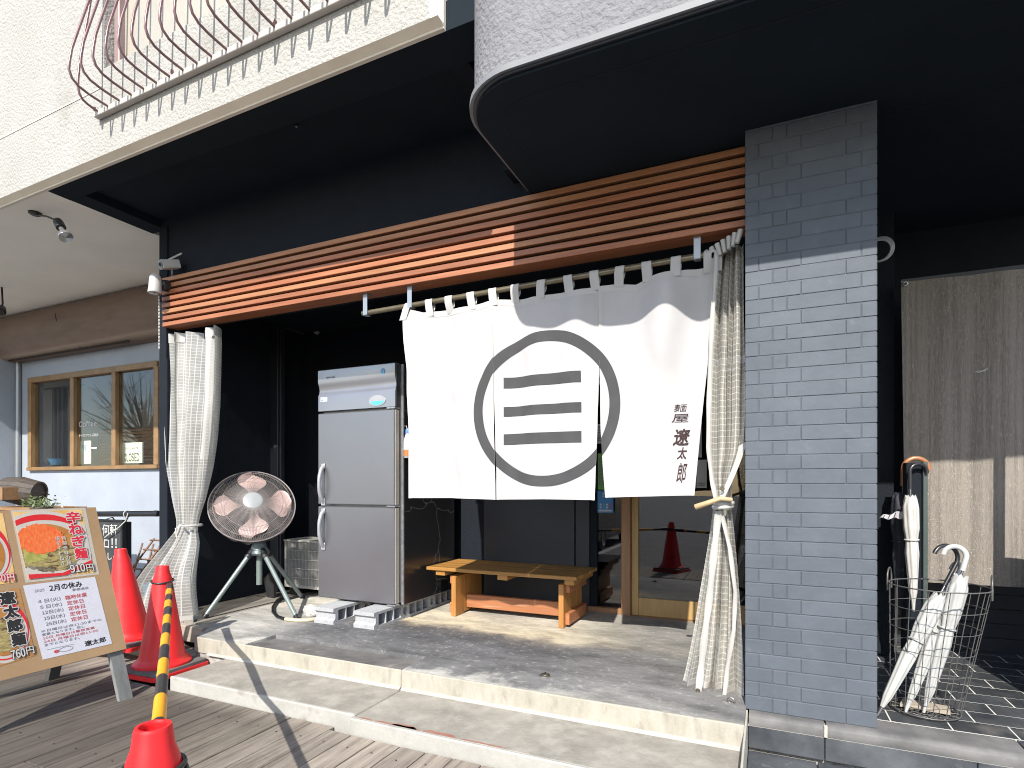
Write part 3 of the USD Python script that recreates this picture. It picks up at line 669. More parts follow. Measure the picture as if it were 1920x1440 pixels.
for i, u in enumerate((767, 806, 843, 884, 925, 967, 1016, 1066, 1115, 1163, 1213, 1268, 1330, 1345)):
    t = (u - 681) / (1358 - 681.); v = 588 + t * (472 - 588)
    X = at(u, v, Y=YN)[0]; z = rA[2] + (rB[2] - rA[2]) * (X - rA[0]) / (rB[0] - rA[0])
    k = 0 if u < 926 else 1 if u < 1121 else 2
    rr = .0195
    zb = z - .092
    arc = [(-rr * math.sin(a), rr * math.cos(a)) for a in np.linspace(-1.4, 1.4, 9)]
    prof = [(fold(X, zb, k) * -1 + .006, zb - z)] + [(p[0] * -1 * -1, p[1]) for p in arc[::-1]][::-1]
    path = [(float(-fold(X, zb, k)) - .003, zb - z), (-rr, -.03)] + [(-rr * math.cos(a), rr * math.sin(a)) for a in np.linspace(0, math.pi, 9)] + [(rr, -.03), (.006, -.055)]
    w = .026; V = []; tilt = .012 * rng.uniform(-1, 1) + (-.05 if i == 0 else 0)
    for (y, dz) in path:
        sh = tilt * dz / .09
        V += [(X - w - sh, YN + y, z + dz), (X + w - sh, YN + y, z + dz)]
    F = []
    for j in range(len(path) - 1):
        a = 2 * j; F += [(a, a + 1, a + 3), (a, a + 3, a + 2)]
    obj('loop', TM(V, F), MATS['noren_tape'], noren, smooth=60)

# ------------------------------------------------------------------ clear vinyl curtains tied at both ends of the entrance
def vinyl(name, clear, nu, nv, thread):
    nodes = {'uv': ('texture_coordinate', {}), 'sp': ('separate_xyz', {}), 'mu': ('math', {'math_type': 'multiply', 'value2': nu}), 'mv': ('math', {'math_type': 'multiply', 'value2': nv}),
             'fu': ('math', {'math_type': 'fraction'}), 'fv': ('math', {'math_type': 'fraction'}),
             'lu': ('math', {'math_type': 'less_than', 'value2': .11}), 'lv': ('math', {'math_type': 'less_than', 'value2': .11}), 'mxm': ('math', {'math_type': 'maximum'}),
             't': ('transparent_bsdf', {'color': (.93, .92, .89)}), 'film': ('principled_bsdf', {'base_color': clear, 'roughness': .2, 'specular_ior_level': 1.0}),
             'th': ('principled_bsdf', {'base_color': thread, 'roughness': .5}), 'n': ('noise_texture', {'scale': 9.0, 'detail': 4.0}),
             'mr': ('map_range', {'from_min': .3, 'from_max': .75, 'to_min': .50, 'to_max': .74}), 'bp': ('bump', {'strength': .35, 'distance': .01}),
             'm1': ('mix_closure', {}), 'm2': ('mix_closure', {}), 'thm': ('math', {'math_type': 'multiply', 'value2': .85})}
    links = [('uv.UV', 'sp.vector'), ('sp.x', 'mu.value1'), ('sp.y', 'mv.value1'), ('mu.value', 'fu.value1'), ('mv.value', 'fv.value1'), ('fu.value', 'lu.value1'), ('fv.value', 'lv.value1'), ('lu.value', 'mxm.value1'), ('lv.value', 'mxm.value2'),
             ('uv.object', 'n.vector'), ('n.fac', 'mr.value'), ('mr.result', 'm1.fac'), ('t.BSDF', 'm1.closure1'), ('film.BSDF', 'm1.closure2'), ('n.fac', 'bp.height'), ('bp.normal', 'film.normal'),
             ('mxm.value', 'thm.value1'), ('thm.value', 'm2.fac'), ('m1.closure', 'm2.closure1'), ('th.BSDF', 'm2.closure2')]
    MATS[name] = usdkit.material(stage, '/World/Looks/' + name, nodes, links, surface='m2.closure')
vinyl('vinyl', (.42, .405, .365), 26, 74, (.52, .51, .47))
vinyl('vinyl_left', (.33, .325, .305), 34, 90, (.42, .41, .39))
M('vinyl_hem', (.52, .51, .48), (.60, .59, .56), rough=.4, vs=9, spots=(.40, .34, .24), spot_scale=5, spot_at=(.6, .75))
M('eyelet', (.22, .19, .14), rough=.4, metal=.8)
M('tan_strap', (.50, .36, .19), (.58, .44, .26), rough=.6, vs=10)
M('white_strap', (.6, .59, .56), rough=.6)
M('hook_steel', (.42, .40, .36), rough=.35, metal=.8)
def curtain(table, Y0, waves, amp, seed, slope=0.0, fwd=0.0, t0=.6):
    T = np.array(table, float)
    z = np.array([at(u0, v, Y=Y0)[2] for v, u0, u1, d in T])
    xl = np.array([at(u0, v, Y=Y0)[0] for v, u0, u1, d in T]); xr = np.array([at(u1, v, Y=Y0)[0] for v, u0, u1, d in T])
    dd = T[:, 3]
    z = np.linspace(0, 1, len(T)) * 0 + z
    tq = (z[0] - z) / (z[0] - z[-1])
    from scipy.interpolate import PchipInterpolator as PI
    fl, fr_, fz, fd = PI(tq, xl), PI(tq, xr), PI(tq, z), PI(tq, dd)
    def f(s, t, off=0.0):
        a, b, zz, d = fl(t), fr_(t), fz(t), fd(t)
        w = np.abs(b - a)
        ph = waves * 2 * math.pi * (s + .035 * np.sin(s * 9 + seed) + .02 * np.sin(t * 5 + s * 4)) + seed
        y = amp * d * np.sin(ph) + .35 * amp * d * np.sin(ph * 1.63 + 2 * t + 1.0)
        x = a + (b - a) * (s + .022 * np.sin(ph * 2 + .5) * np.minimum(1, d))
        x = x + .006 * (meshkit.noise(np.stack([s * 9, t * 12, s * 0 + seed], -1), 3) - .5)
        n = .010 * (meshkit.noise(np.stack([s * 14, t * 10, s * 0 + seed], -1), 4) - .5)
        q_ = np.clip((t - t0) / .25, 0, 1); q_ = q_ * q_ * (3 - 2 * q_)
        return np.stack([x, Y0 + slope * (s - .5) + y + n - off - fwd * q_, zz], 1)
    return f
# right hand curtain
cR = thing('vinyl_curtain', 'clear gridded vinyl curtain tied against the brick pillar', 'curtain')
fR = curtain([(470, 1346, 1394, .85), (560, 1338, 1395, .9), (660, 1331, 1396, .9), (760, 1326, 1396, .8), (840, 1326, 1393, .7), (895, 1331, 1376, .55), (945, 1337, 1372, .4), (1000, 1331, 1378, .6), (1100, 1314, 1387, .85), (1200, 1297, 1392, 1.0), (1292, 1277, 1394, 1.1)], 3.12, 4.5, .034, 1.3, slope=-.06)
g, uv = grid(fR, 150, 150)
obj('sheet', g, MATS['vinyl'], cR, smooth=True, uv=uv)
def hemstrip(f, s0, s1, t0, t1, nu, nv, off=.002, bend=None):
    def h(s, t):
        tt = t0 + t * (t1 - t0); ss = s0 + s * (s1 - s0) + (bend(tt) if bend else 0)
        return f(ss, tt, off)
    return grid(h, nu, nv)[0]
def strip_px(path, Y, w, dip=.0):
    P = np.array([at(u, v, Y=Y) for u, v in path]); tt = np.linspace(0, 1, len(P))
    def h(s, t):
        c = np.stack([np.interp(t, tt, P[:, k]) for k in range(3)], 1)
        c[:, 0] += (s - .5) * w * (1 + .1 * np.sin(t * 30)); c[:, 1] += .006 * np.sin(t * 17) + dip * (s - .5) ** 2
        return c
    return grid(h, 4, 60)[0]
obj('hem', strip_px([(1343, 478), (1338, 560), (1333, 660), (1329, 760), (1329, 840), (1335, 900), (1343, 938)], 3.07, .022, -.03), MATS['vinyl_hem'], cR, smooth=True)
obj('hem', strip_px([(1347, 958), (1339, 1040), (1328, 1140), (1317, 1230), (1309, 1304)], 3.045, .032, -.03), MATS['vinyl_hem'], cR, smooth=True)
obj('hem', strip_px([(1352, 958), (1369, 1030), (1379, 1110), (1376, 1180), (1364, 1250), (1358, 1306)], 3.05, .020, -.02), MATS['vinyl_hem'], cR, smooth=True)
obj('hem', hemstrip(fR, .0, 1.0, .975, 1.0, 80, 3, .003), MATS['vinyl_hem'], cR, smooth=True)
def swoop(s, t):                                       # the free edge folded back into the tie
    u = 1392 - 44 * t ** 1.3; v = 832 + 112 * t
    c = np.array([at(a, b, Y=3.02) for a, b in zip(u, v)])
    wv = (s - .5)[:, None] * np.array([[.036, -.01, .022]])
    return c + wv
g, _ = grid(swoop, 4, 24); obj('hem', g, MATS['vinyl_hem'], cR, smooth=True)
for i in range(7):                                     # gathered heading on its rail
    p = at(1330 + 9.2 * i, 480 - 6.0 * i, Y=3.12 - .022 * i); a_ = math.radians(-34 + 8 * i)
    d_ = np.array([math.sin(a_), .1, math.cos(a_)])
    obj('heading', tube([p - d_ * .032, p, p + d_ * .034], [.0105, .0125, .0135], 10), MATS['vinyl_hem'], cR, smooth=50)
pt = at(1355, 943, Y=3.05)
obj('tie_band', [ring(pt + [0, .02, 0], .058, .013, (0.05, 0, 1), 30, 8, .8), ring(pt + [0, .02, -.02], .056, .012, (-.06, 0, 1), 30, 8, .8)], MATS['white_strap'], cR, smooth=True, label='white tie band round the curtain')
e0, e1 = at(1372, 937, Y=3.0), at(1304, 951, Y=2.98)
obj('strap', tube([e0, at(1350, 935, Y=2.975), at(1330, 942, Y=2.97), e1], [.011, .012, .013, .015], 8), MATS['tan_strap'], cR, smooth=True, label='tan tie strap with a loose end')
obj('eyelet', ring(at(1354, 916, Y=3.0), .008, .004, (0, 1, 0), 16, 6), MATS['eyelet'], cR)
obj('eyelet', ring(at(1308.5, 1295, Y=3.03), .008, .004, (0, 1, 0), 16, 6), MATS['eyelet'], cR)
obj('hook', ring(at(1371, 1314, z=LZ + .012), .018, .0035, (0.3, 1, .4), 16, 6), MATS['hook_steel'], cR)
# left hand curtain
cL = thing('vinyl_curtain', 'frosty vinyl curtain tied with white cord at the left end of the entrance', 'curtain')
fL = curtain([(632, 316, 414, .9), (700, 315, 412, .9), (780, 316, 409, .9), (860, 318, 400, .85), (930, 327, 385, .6), (988, 334, 371, .35), (1015, 323, 380, .6), (1060, 301, 390, .9), (1105, 280, 398, 1.05), (1140, 268, 402, 1.1)], 3.14, 4.0, .05, 4.2, fwd=.13, t0=.66)
g, uv = grid(fL, 150, 150)
obj('sheet', g, MATS['vinyl_left'], cL, smooth=True, uv=uv)
for a, b in ((0, .12), (.22, .30), (.36, .42), (.60, .72), (.80, 1.0)):
    obj('hem', hemstrip(fL, a, b, -.006, .028, 8, 3, .006), MATS['vinyl_hem'], cL, smooth=True)
obj('hem', hemstrip(fL, .80, .90, .0, .45, 4, 60, .003), MATS['vinyl_hem'], cL, smooth=True)
obj('hem', hemstrip(fL, .3, 1.0, .985, 1.005, 60, 2, .004), MATS['vinyl_hem'], cL, smooth=True)
pt = at(352, 985, Y=3.10)
obj('tie_cord', [ring(pt + [0, .03, 0], .085, .009, (0.05, 0, 1), 30, 8, .75), tube([pt + [-.06, -.03, 0], pt + [-.085, -.05, -.06], pt + [-.06, -.05, -.10], pt + [-.075, -.05, -.02]], .006, 8), tube([pt + [-.05, -.03, 0], pt + [-.07, -.05, -.09]], .006, 8)], MATS['white_strap'], cL, smooth=True)
obj('eyelet', ring(at(400, 632, Y=3.06), .009, .005, (0, 1, 0), 16, 6), MATS['eyelet'], cL)
# ------------------------------------------------------------------ entrance door and glazing
M('door_oak', (.40, .24, .075), (.54, .35, .13), rough=.45, vs=2.0, stretch=(10, 10, 1.2), bump=.15, bs=14, bd=.002, det=7)
M('post_wood', (.30, .145, .065), (.42, .22, .10), rough=.5, vs=2.0, stretch=(12, 12, 1.0), bump=.2, bs=14, bd=.002, det=7)
glass('door_glass', (.38, .39, .41), 1.5, 0.0, .03)
entr = thing('entrance', 'timber framed glass entrance with a fixed side light behind the noren', 'door')
DY = 4.56
def X_(u, v, Y): return at(u, v, Y=Y)[0]
xa, xb, xc, xd = X_(1096, 1100, DY + .05), X_(1103, 1100, DY + .05), X_(1165, 1100, DY), X_(1182, 1100, DY)
top = H(1.60)
obj('side_post', cb(xa, xb, DY + .03, DY + .12, LZ, top, .003), MATS['post_wood'], entr)
obj('side_sill', cb(xb, xc, DY + .02, DY + .12, LZ, LZ + .042, .003), MATS['post_wood'], entr)
obj('side_pane', cb(xb, xc, DY + .065, DY + .071, LZ + .042, top, 0), MATS['door_glass'], entr)
obj('door_post', cb(xc, xd, DY - .01, DY + .12, LZ, top, .004), MATS['post_wood'], entr)
xe, xf = X_(1184, 1100, DY + .03), X_(1197, 1100, DY + .03)
xg, xh = -.135, -.062
dr = thing('sliding_door', parent=entr)
zr = at(1240, 1124, Y=DY + .03)[2]
obj('stile', cb(xe, xf, DY + .03, DY + .07, LZ + .004, top, .003), MATS['door_oak'], dr)
obj('stile', cb(xg, xh, DY + .03, DY + .07, LZ + .004, top, .003), MATS['door_oak'], dr)
obj('bottom_rail', cb(xf, xg, DY + .032, DY + .068, LZ + .004, zr, .003), MATS['door_oak'], dr)
obj('door_pane', cb(xf, xg, DY + .045, DY + .051, zr, top, 0), MATS['door_glass'], dr)
obj('threshold', cb(xc, -.06, DY + .0, DY + .12, LZ - .01, LZ + .003, .002), MATS['post_wood'], entr)
obj('knob', lathe([(0, -.03), (.012, -.028), (.015, -.018), (.007, -.008), (.007, 0)], 14, (xg + .03, DY + .03, at(1390, 1004, Y=DY)[2]), (0, 1, 0)), MATS['hook_steel'], entr, smooth=40)
# papers stuck on the glass
M('paper_white', (.60, .60, .59), (.66, .66, .65), rough=.7, vs=5)
M('paper_green', (.16, .46, .08), (.2, .52, .1), rough=.6, vs=5)
M('paper_blue', (.02, .14, .50), (.05, .30, .62), rough=.5, vs=9)
M('print_grey', (.25, .25, .25), rough=.7)
def paper(name, u0, v0, u1, v1, mat, label, Y=DY + .040, group=None):
    a = at(u0, v1, Y=Y); b = at(u1, v0, Y=Y)
    t = thing(name, label, 'poster')
    obj('sheet', cb(a[0], b[0], Y, Y + .001, a[2], b[2], 0), mat, t)
    return t, a, b, Y
def lines_on(t, a, b, Y, mat, rows, name='print_lines', x0=.1, x1=.9, y0=.1, y1=.9, seed=1):
    r = random.Random(seed); out = []
    for k in range(rows):
        z = b[2] - (b[2] - a[2]) * (y0 + (y1 - y0) * (k + .5) / rows); h = (b[2] - a[2]) * (y1 - y0) / rows * .3
        x = a[0] + (b[0] - a[0]) * x0; e = a[0] + (b[0] - a[0]) * (x0 + (x1 - x0) * r.uniform(.6, 1))
        while x < e:
            w = (b[0] - a[0]) * r.uniform(.04, .12)
            out.append(cb(x, min(x + w, e), Y - .0012, Y - .0004, z - h, z + h, 0)); x += w * 1.25
    obj(name, out, mat, t)
t, a, b, Y = paper('green_notice', 1121, 850, 1140, 918, MATS['paper_green'], 'narrow bright green notice on the glass seen through the noren slit')
lines_on(t, a, b, Y, MATS['print_grey'], 9, x1=.8)
t, a, b, Y = paper('blue_poster', 1120.5, 920, 1150, 961, MATS['paper_blue'], 'blue payment poster on the side glass below the noren')
obj('white_band', cb(a[0] + .01, b[0] - .01, Y - .0012, Y - .0003, a[2] + (b[2] - a[2]) * .06, a[2] + (b[2] - a[2]) * .13, 0), MATS['paper_white'], t)
M('pay_red', (.6, .08, .06), rough=.6); M('pay_teal', (.05, .4, .5), rough=.6)
for i in range(8):
    xx = a[0] + (b[0] - a[0]) * (.14 + .2 * (i % 4)); zz = a[2] + (b[2] - a[2]) * (.2 + .13 * (i // 4))
    obj('logo_patch', cb(xx, xx + .016, Y - .0014, Y - .0004, zz, zz + .014, 0), MATS[('paper_white', 'pay_red', 'paper_white', 'pay_teal')[(i * 3) % 4]], t)
lines_on(t, a, b, Y, MATS['paper_white'], 3, x0=.3, y0=.08, y1=.3, seed=3)
t, a, b, Y = paper('notice_sheet', 1117, 795, 1128, 832, MATS['paper_white'], 'small white notice above the green one on the entrance glass')
lines_on(t, a, b, Y, MATS['print_grey'], 6, seed=5)
t, a, b, Y = paper('price_sheet', 1306, 862, 1325, 915, MATS['paper_white'], 'white sheet on the door glass just left of the tied curtain')
lines_on(t, a, b, Y, MATS['print_grey'], 2, y0=.8, y1=.95, seed=6)
t, a, b, Y = paper('price_sheet', 1300, 790, 1316, 858, MATS['paper_white'], 'upper white sheet on the door glass beside the right noren edge')
lines_on(t, a, b, Y, MATS['print_grey'], 3, y0=.05, y1=.3, seed=7)

# ------------------------------------------------------------------ refrigerator on cinder blocks
M('stainless', (.44, .44, .47), (.47, .47, .50), rough=.33, metal=.8, vs=1.1, rough2=.40)
M('head_steel', (.46, .46, .49), (.52, .52, .55), rough=.34, metal=.75, vs=2)
M('pale_gasket', (.40, .36, .30), (.48, .44, .37), rough=.5, vs=8)
M('edge_galv', (.34, .35, .37), (.55, .56, .58), rough=.35, metal=.7, vs=30)
M('black_plastic', (.012, .012, .013), rough=.4)
M('grey_handle', (.42, .42, .44), (.5, .5, .52), rough=.35, metal=.3, vs=9)
M('badge_blue', (.05, .28, .55), rough=.3); M('display_cyan', (.10, .50, .62), rough=.25)
def marble():
    nodes = {'tc': ('texture_coordinate', {}), 'n': ('noise_texture', {'scale': 2.4, 'detail': 5.0}), 'md': ('mix_vector', {'fac': .42}),
             'v': ('voronoi_texture', {'feature': 'distance_to_edge', 'scale': 2.7}), 'r': ('rgb_ramp', {'ramp': [(0, (.085, .08, .078)), (.006, (.03, .028, .027)), (.014, (.010, .010, .011)), (1, (.008, .008, .009))]}),
             'p': ('principled_bsdf', {'roughness': .22, 'specular_ior_level': .6})}
    links = [('tc.object', 'n.vector'), ('tc.object', 'md.a'), ('n.color', 'md.b'), ('md.result', 'v.vector'), ('v.distance', 'r.fac'), ('r.color', 'p.base_color')]
    MATS['black_marble'] = usdkit.material(stage, '/World/Looks/black_marble', nodes, links, surface='p.BSDF')
marble()
fr = thing('refrigerator', 'tall two-door stainless steel refrigerator with black marbled side panel', 'refrigerator')
FX0, FX1, FY = -3.352, -2.566, 3.575
fz0, fz1 = H(-.928), H(.930)
zh, zu, zm, zl = H(.595), H(.575), H(-.162), H(-.178)
obj('cabinet', cb(FX0 + .006, FX1 - .022, FY + .062, 4.42, fz0 + .012, fz1 - .006, .004), MATS['stainless'], fr)
obj('side_panel', cb(FX1 - .0215, FX1, FY + .085, 4.43, fz0 - .004, fz1 - .004, .002), MATS['black_marble'], fr, label='glossy black marbled side panel')
obj('panel_edge', cb(FX1 - .020, FX1 + .002, FY + .070, FY + .0845, fz0 - .004, fz1 - .004, .002), MATS['edge_galv'], fr)
hp = [(FY + .004, zh), (FY + .004, zh + .12), (FY + .016, zh + .145), (FY + .020, zh + .17), (FY + .012, zh + .205), (FY, zh + .235), (FY, fz1 - .006), (FY + .008, fz1), (FY + .10, fz1), (FY + .10, zh)]
obj('control_panel', prism(Polygon(hp), FX0, FX1 - .026, lambda v: np.stack([v[:, 2], v[:, 0], v[:, 1]], 1)), MATS['head_steel'], fr, smooth=30)
obj('panel_side', cb(FX1 - .0255, FX1 - .0225, FY + .02, FY + .069, zh, fz1 - .01, 0), MATS['black_plastic'], fr)
ud = obj('door', cb(FX0, FX1 - .030, FY, FY + .052, zm, zu, .006), MATS['stainless'], fr)
ld = obj('door', cb(FX0, FX1 - .030, FY, FY + .052, fz0 + .008, zl, .006), MATS['stainless'], fr)
for dd_, (za, zb) in ((ud, (zm, zu)), (ld, (fz0 + .008, zl))):
    obj('door_edge', cb(FX1 - .0295, FX1 - .0245, FY + .006, FY + .052, za + .004, zb - .004, .001), MATS['pale_gasket'], dd_)
    obj('gasket', cb(FX0 + .01, FX1 - .035, FY + .0525, FY + .0615, za + .01, zb - .01, 0), MATS['black_plastic'], dd_)
for z in ((zm + zl) / 2, fz0, (zh + zu) / 2): obj('hinge', cb(FX1 - .10, FX1 - .024, FY - .004, FY + .06, z - .006, z + .006, .001), MATS['edge_galv'], fr)
def handle(z0, z1, x, par):
    pts = []
    for s in np.linspace(0, 1, 13):
        pts.append((x, FY - .002 - .052 * math.sin(math.pi * s) ** .55, z0 + (z1 - z0) * s))
    obj('handle', [tube(pts, [.014 + .004 * abs(2 * s - 1) for s in np.linspace(0, 1, 13)], 10), cb(x - .024, x + .018, FY - .010, FY, z0 - .03, z0 + .03, .004), cb(x - .024, x + .018, FY - .010, FY, z1 - .02, z1 + .02, .004), cb(x - .030, x + .004, FY - .006, FY, z0, z1, .003)], MATS['grey_handle'], par, smooth=40)
hx = at(605, 905, Y=FY)[0] + .012
handle(at(605, 941, Y=FY)[2], at(605, 874, Y=FY)[2], hx, ud)
handle(at(605, 1024, Y=FY)[2], at(605, 958, Y=FY)[2], hx, ld)
p = at(620, 708, Y=FY); obj('maker_plate', cb(p[0] - .05, p[0] + .05, FY - .002, FY + .0005, p[2] - .012, p[2] + .012, .001), MATS['edge_galv'], fr)
obj('plate_lettering', [cb(p[0] - .044 + .0115 * i, p[0] - .0365 + .0115 * i, FY - .0026, FY - .0021, p[2] - .006, p[2] + .006, 0) for i in range(8)], MATS['black_plastic'], fr)
p = at(718, 696, Y=FY)
obj('badge', lathe([(0, -.003), (.021, -.003), (.023, 0)], 24, (p[0], FY, p[2]), (0, 1, 0)), MATS['badge_blue'], fr)
obj('badge_mark', [tube([(p[0] + dx, FY - .0042, p[2] - .011), (p[0] + dx * 1.6, FY - .0042, p[2] - .002), (p[0] + dx * .4, FY - .0042, p[2] + .011)], .0022, 6) for dx in (-.006, .006)], MATS['paper_white'], fr)
p = at(707, 751, Y=FY)
el = affinity.scale(circle(0, 0, 1, 24), .078, .042)
obj('display', prism(el, -.004, 0, lambda v: np.stack([p[0] + v[:, 0], FY + .0035 + v[:, 2], p[2] + v[:, 1]], 1)), MATS['grey_handle'], fr)
el2 = affinity.scale(circle(0, 0, 1, 24), .064, .036).intersection(sbox(-1, -1, 1, -.004))
obj('display_window', prism(el2, -.0055, -.0045, lambda v: np.stack([p[0] + v[:, 0], FY + .0035 + v[:, 2], p[2] + v[:, 1]], 1)), MATS['display_cyan'], fr)
p = at(606, 749, Y=FY); obj('sticker', cb(p[0] - .03, p[0] + .04, FY + .0025, FY + .0035, p[2] - .018, p[2] + .018, 0), MATS['paper_white'], fr)
obj('sticker_print', [cb(p[0] - .024, p[0] - .002, FY + .0018, FY + .0023, p[2] - .010 + .012 * i, p[2] - .004 + .012 * i, 0) for i in range(2)], MATS['badge_blue'], fr)

M('cinder', (.46, .47, .485), (.54, .55, .565), rough=.95, vs=30, bump=.6, bs=160, bd=.004, spots=(.40, .40, .41), spot_scale=14, spot_at=(.6, .8))
def cinder():
    "a hollow block lying down, length along y, holes along x; base at the origin"
    Lg, Wd, Ht = .387, .188, .122
    body = Polygon([(0, 0), (Lg, 0), (Lg, Ht * .22), (Lg - .022, Ht * .34), (Lg - .022, Ht * .66), (Lg, Ht * .78), (Lg, Ht), (0, Ht), (0, Ht * .78), (.022, Ht * .66), (.022, Ht * .34), (0, Ht * .22)])
    hole = sbox(-.036, -.033, .036, .033).buffer(.008)
    for y in (.098, Lg / 2, Lg - .098):
        body = body.difference(affinity.translate(hole, y, Ht / 2))
    return prism(body, 0, Wd, lambda v: np.stack([v[:, 2], v[:, 0], v[:, 1]], 1))
cm = cinder()
for i, (x, y, l) in enumerate(((-2.802, 3.352, 'grey cinder block under the front right corner of the refrigerator'), (-2.800, 3.744, 'middle cinder block of the row under the right side of the refrigerator'), (-2.801, 4.134, 'rearmost cinder block under the right side of the refrigerator, nearest the bench'), (-3.172, 3.342, 'grey cinder block under the front left corner of the refrigerator'), (-3.170, 3.734, 'cinder block behind the front left one under the refrigerator'))):
    b_ = thing('cinder_block', l, 'block', 'cinder blocks carrying the refrigerator', (x, y, LZ))
    obj('hollow_block', cm, MATS['cinder'], b_)
zc = LZ + .122
obj('bearer', cb(-3.30, -2.60, 3.66, 4.40, zc, fz0 + .010, .002), MATS['black_plastic'], fr)
M('bottle_white', (.55, .58, .62), (.62, .65, .68), rough=.3, vs=8); M('bottle_blue', (.1, .25, .6), rough=.35); M('label_orange', (.5, .18, .05), rough=.5)
bo = thing('spray_bottle', 'white spray bottle with blue cap hung on the refrigerator side by the noren', 'bottle')
p = at(764, 835, X=FX1 + .03)
obj('bottle_body', lathe([(0, -.10), (.026, -.095), (.030, -.05), (.029, .04), (.018, .075), (.013, .09)], 18, p), MATS['bottle_white'], bo, smooth=40)
obj('cap', lathe([(.014, .09), (.016, .092), (.016, .118), (.008, .13), (0, .13)], 18, p), MATS['bottle_blue'], bo, smooth=40)
obj('label_band', lathe([(.0305, -.085), (.0312, -.05), (.0308, -.035)], 18, p), MATS['label_orange'], bo, smooth=40)
obj('hook', tube([p + [0, 0, .12], p + [-.01, 0, .15], p + [-.029, 0, .15]], .003, 6), MATS['hook_steel'], bo)

# ------------------------------------------------------------------ bench
M('bench_top', (.38, .175, .035), (.52, .27, .07), rough=.5, vs=1.8, stretch=(1.2, 14, 14), bump=.25, bs=12, bd=.002, rnd=.12, det=8)
M('bench_leg', (.40, .16, .035), (.54, .26, .065), rough=.5, vs=1.8, stretch=(14, 14, 1.2), bump=.25, bs=12, bd=.002, rnd=.12, det=8, spots=(.16, .05, .02), spot_scale=1.6, spot_at=(.62, .75))
M('bench_rail', (.38, .13, .045), (.50, .20, .08), rough=.6, vs=1.8, stretch=(1.2, 14, 14), bump=.35, bs=10, bd=.003, rnd=.1, det=8, spots=(.56, .33, .2), spot_scale=2.5, spot_at=(.58, .75))
be = thing('bench', 'honey coloured wooden bench with slatted seat below the noren', 'bench')
bz = at(800, 1062, Y=3.93)[2]
for i in range(5):
    y = 3.925 + i * .107
    obj('seat_board', cb(-2.535 + rng.uniform(-.004, .004), -1.256 + rng.uniform(-.004, .004), y, y + .103, bz - .028, bz + rng.uniform(-.001, .001), .004), MATS['bench_top'], be)
for x, w in ((-2.46, .085), (-1.905, .085), (-1.36, .075)):
    obj('batten', cb(x, x + w, 3.945, 4.44, bz - .068, bz - .0285, .003), MATS['bench_top'], be)
for xs0, out in ((-2.318, -1), (-1.408, 1)):
    for y0, y1 in ((3.952, 4.10), (4.103, 4.255), (4.258, 4.405)):
        obj('leg_board', cb(xs0, xs0 + .04, y0, y1, LZ + .001 + (0 if y0 < 4 or y1 > 4.4 else .012), bz - .0685, .003), MATS['bench_leg'], be)
    xo = (xs0 - .034, xs0 - .001) if out < 0 else (xs0 + .041, xs0 + .074)
    obj('cleat', cb(xo[0], xo[1], 3.99, 4.42, bz - .135, bz - .070, .003), MATS['bench_rail'], be)
    obj('cleat', cb(xo[0], xo[1], 3.985, 4.42, LZ + .02, LZ + .105, .003), MATS['bench_rail'], be)
obj('stretcher', cb(-2.277, -1.409, 4.13, 4.17, at(865, 1137, Y=4.13)[2], at(865, 1113, Y=4.13)[2], .004), MATS['bench_rail'], be)

# anchor ring plate in the floor
an = thing('floor_anchor', 'small round metal ring plate set in the concrete landing', 'ring')
p = at(1021, 1267, z=LZ)
obj('plate', lathe([(0, .004), (.03, .004), (.034, 0)], 24, (p[0], p[1], LZ)), MATS['hook_steel'], an)
obj('ring', ring((p[0] + .004, p[1], LZ + .0075), .022, .0035, (0, 0, 1), 24, 6), MATS['eyelet'], an, smooth=True)
obj('bolt', lathe([(0, .016), (.004, .016), (.005, .004)], 8, (p[0], p[1] + .012, LZ)), MATS['black_plastic'], an)
# ------------------------------------------------------------------ pedestal fan with dust net
M('fan_pink', (.50, .34, .31), (.56, .40, .37), rough=.45, vs=6)
M('fan_grey', (.30, .32, .33), (.36, .38, .39), rough=.4, vs=8)
M('tripod_green', (.22, .27, .26), (.30, .35, .34), rough=.4, metal=.3, vs=14)
M('wire_grey', (.30, .27, .26), (.36, .33, .32), rough=.5)
M('dark_iron', (.028, .028, .03), (.05, .05, .052), rough=.5, metal=.3, vs=12)
def netting():
    nodes = {'t': ('transparent_bsdf', {}), 'd': ('diffuse_bsdf', {'color': (.17, .145, .135)}), 'm': ('mix_closure', {}), 'tc': ('texture_coordinate', {}), 'n': ('noise_texture', {'scale': 14.0, 'detail': 3.0}),
             'mr': ('map_range', {'from_min': .3, 'from_max': .7, 'to_min': .10, 'to_max': .42})}
    MATS['net'] = usdkit.material(stage, '/World/Looks/net', nodes, [('tc.object', 'n.vector'), ('n.fac', 'mr.value'), ('mr.result', 'm.fac'), ('t.BSDF', 'm.closure1'), ('d.BSDF', 'm.closure2')], surface='m.closure')
netting()
fan = thing('floor_fan', 'large industrial floor fan with pink blades on a grey tripod', 'fan')
FC = at(474, 948, Y=3.46)
to_cam = np.array([0, 0, EYE]) - FC; to_cam[2] = 0; to_cam /= np.linalg.norm(to_cam)
tilt = math.radians(31)
AX = to_cam * math.cos(tilt) + np.array([0, 0, 1]) * math.sin(tilt)          # the way it blows
fa, fb, fd = frame_of(AX)
if fb[2] < 0: fb = -fb
FR = .335
def fp(r, a, h): return FC + r * (math.cos(a) * fa + math.sin(a) * fb) + h * fd
obj('rim', ring(FC, FR, .006, AX, 56, 8), MATS['wire_grey'], fan, smooth=True)
for rr, hh in ((.12, .088), (.235, .062), (.30, .03)):
    obj('guard_ring', ring(FC + fd * hh, rr, .0022, AX, 48, 6), MATS['wire_grey'], fan, smooth=True)
wires = []
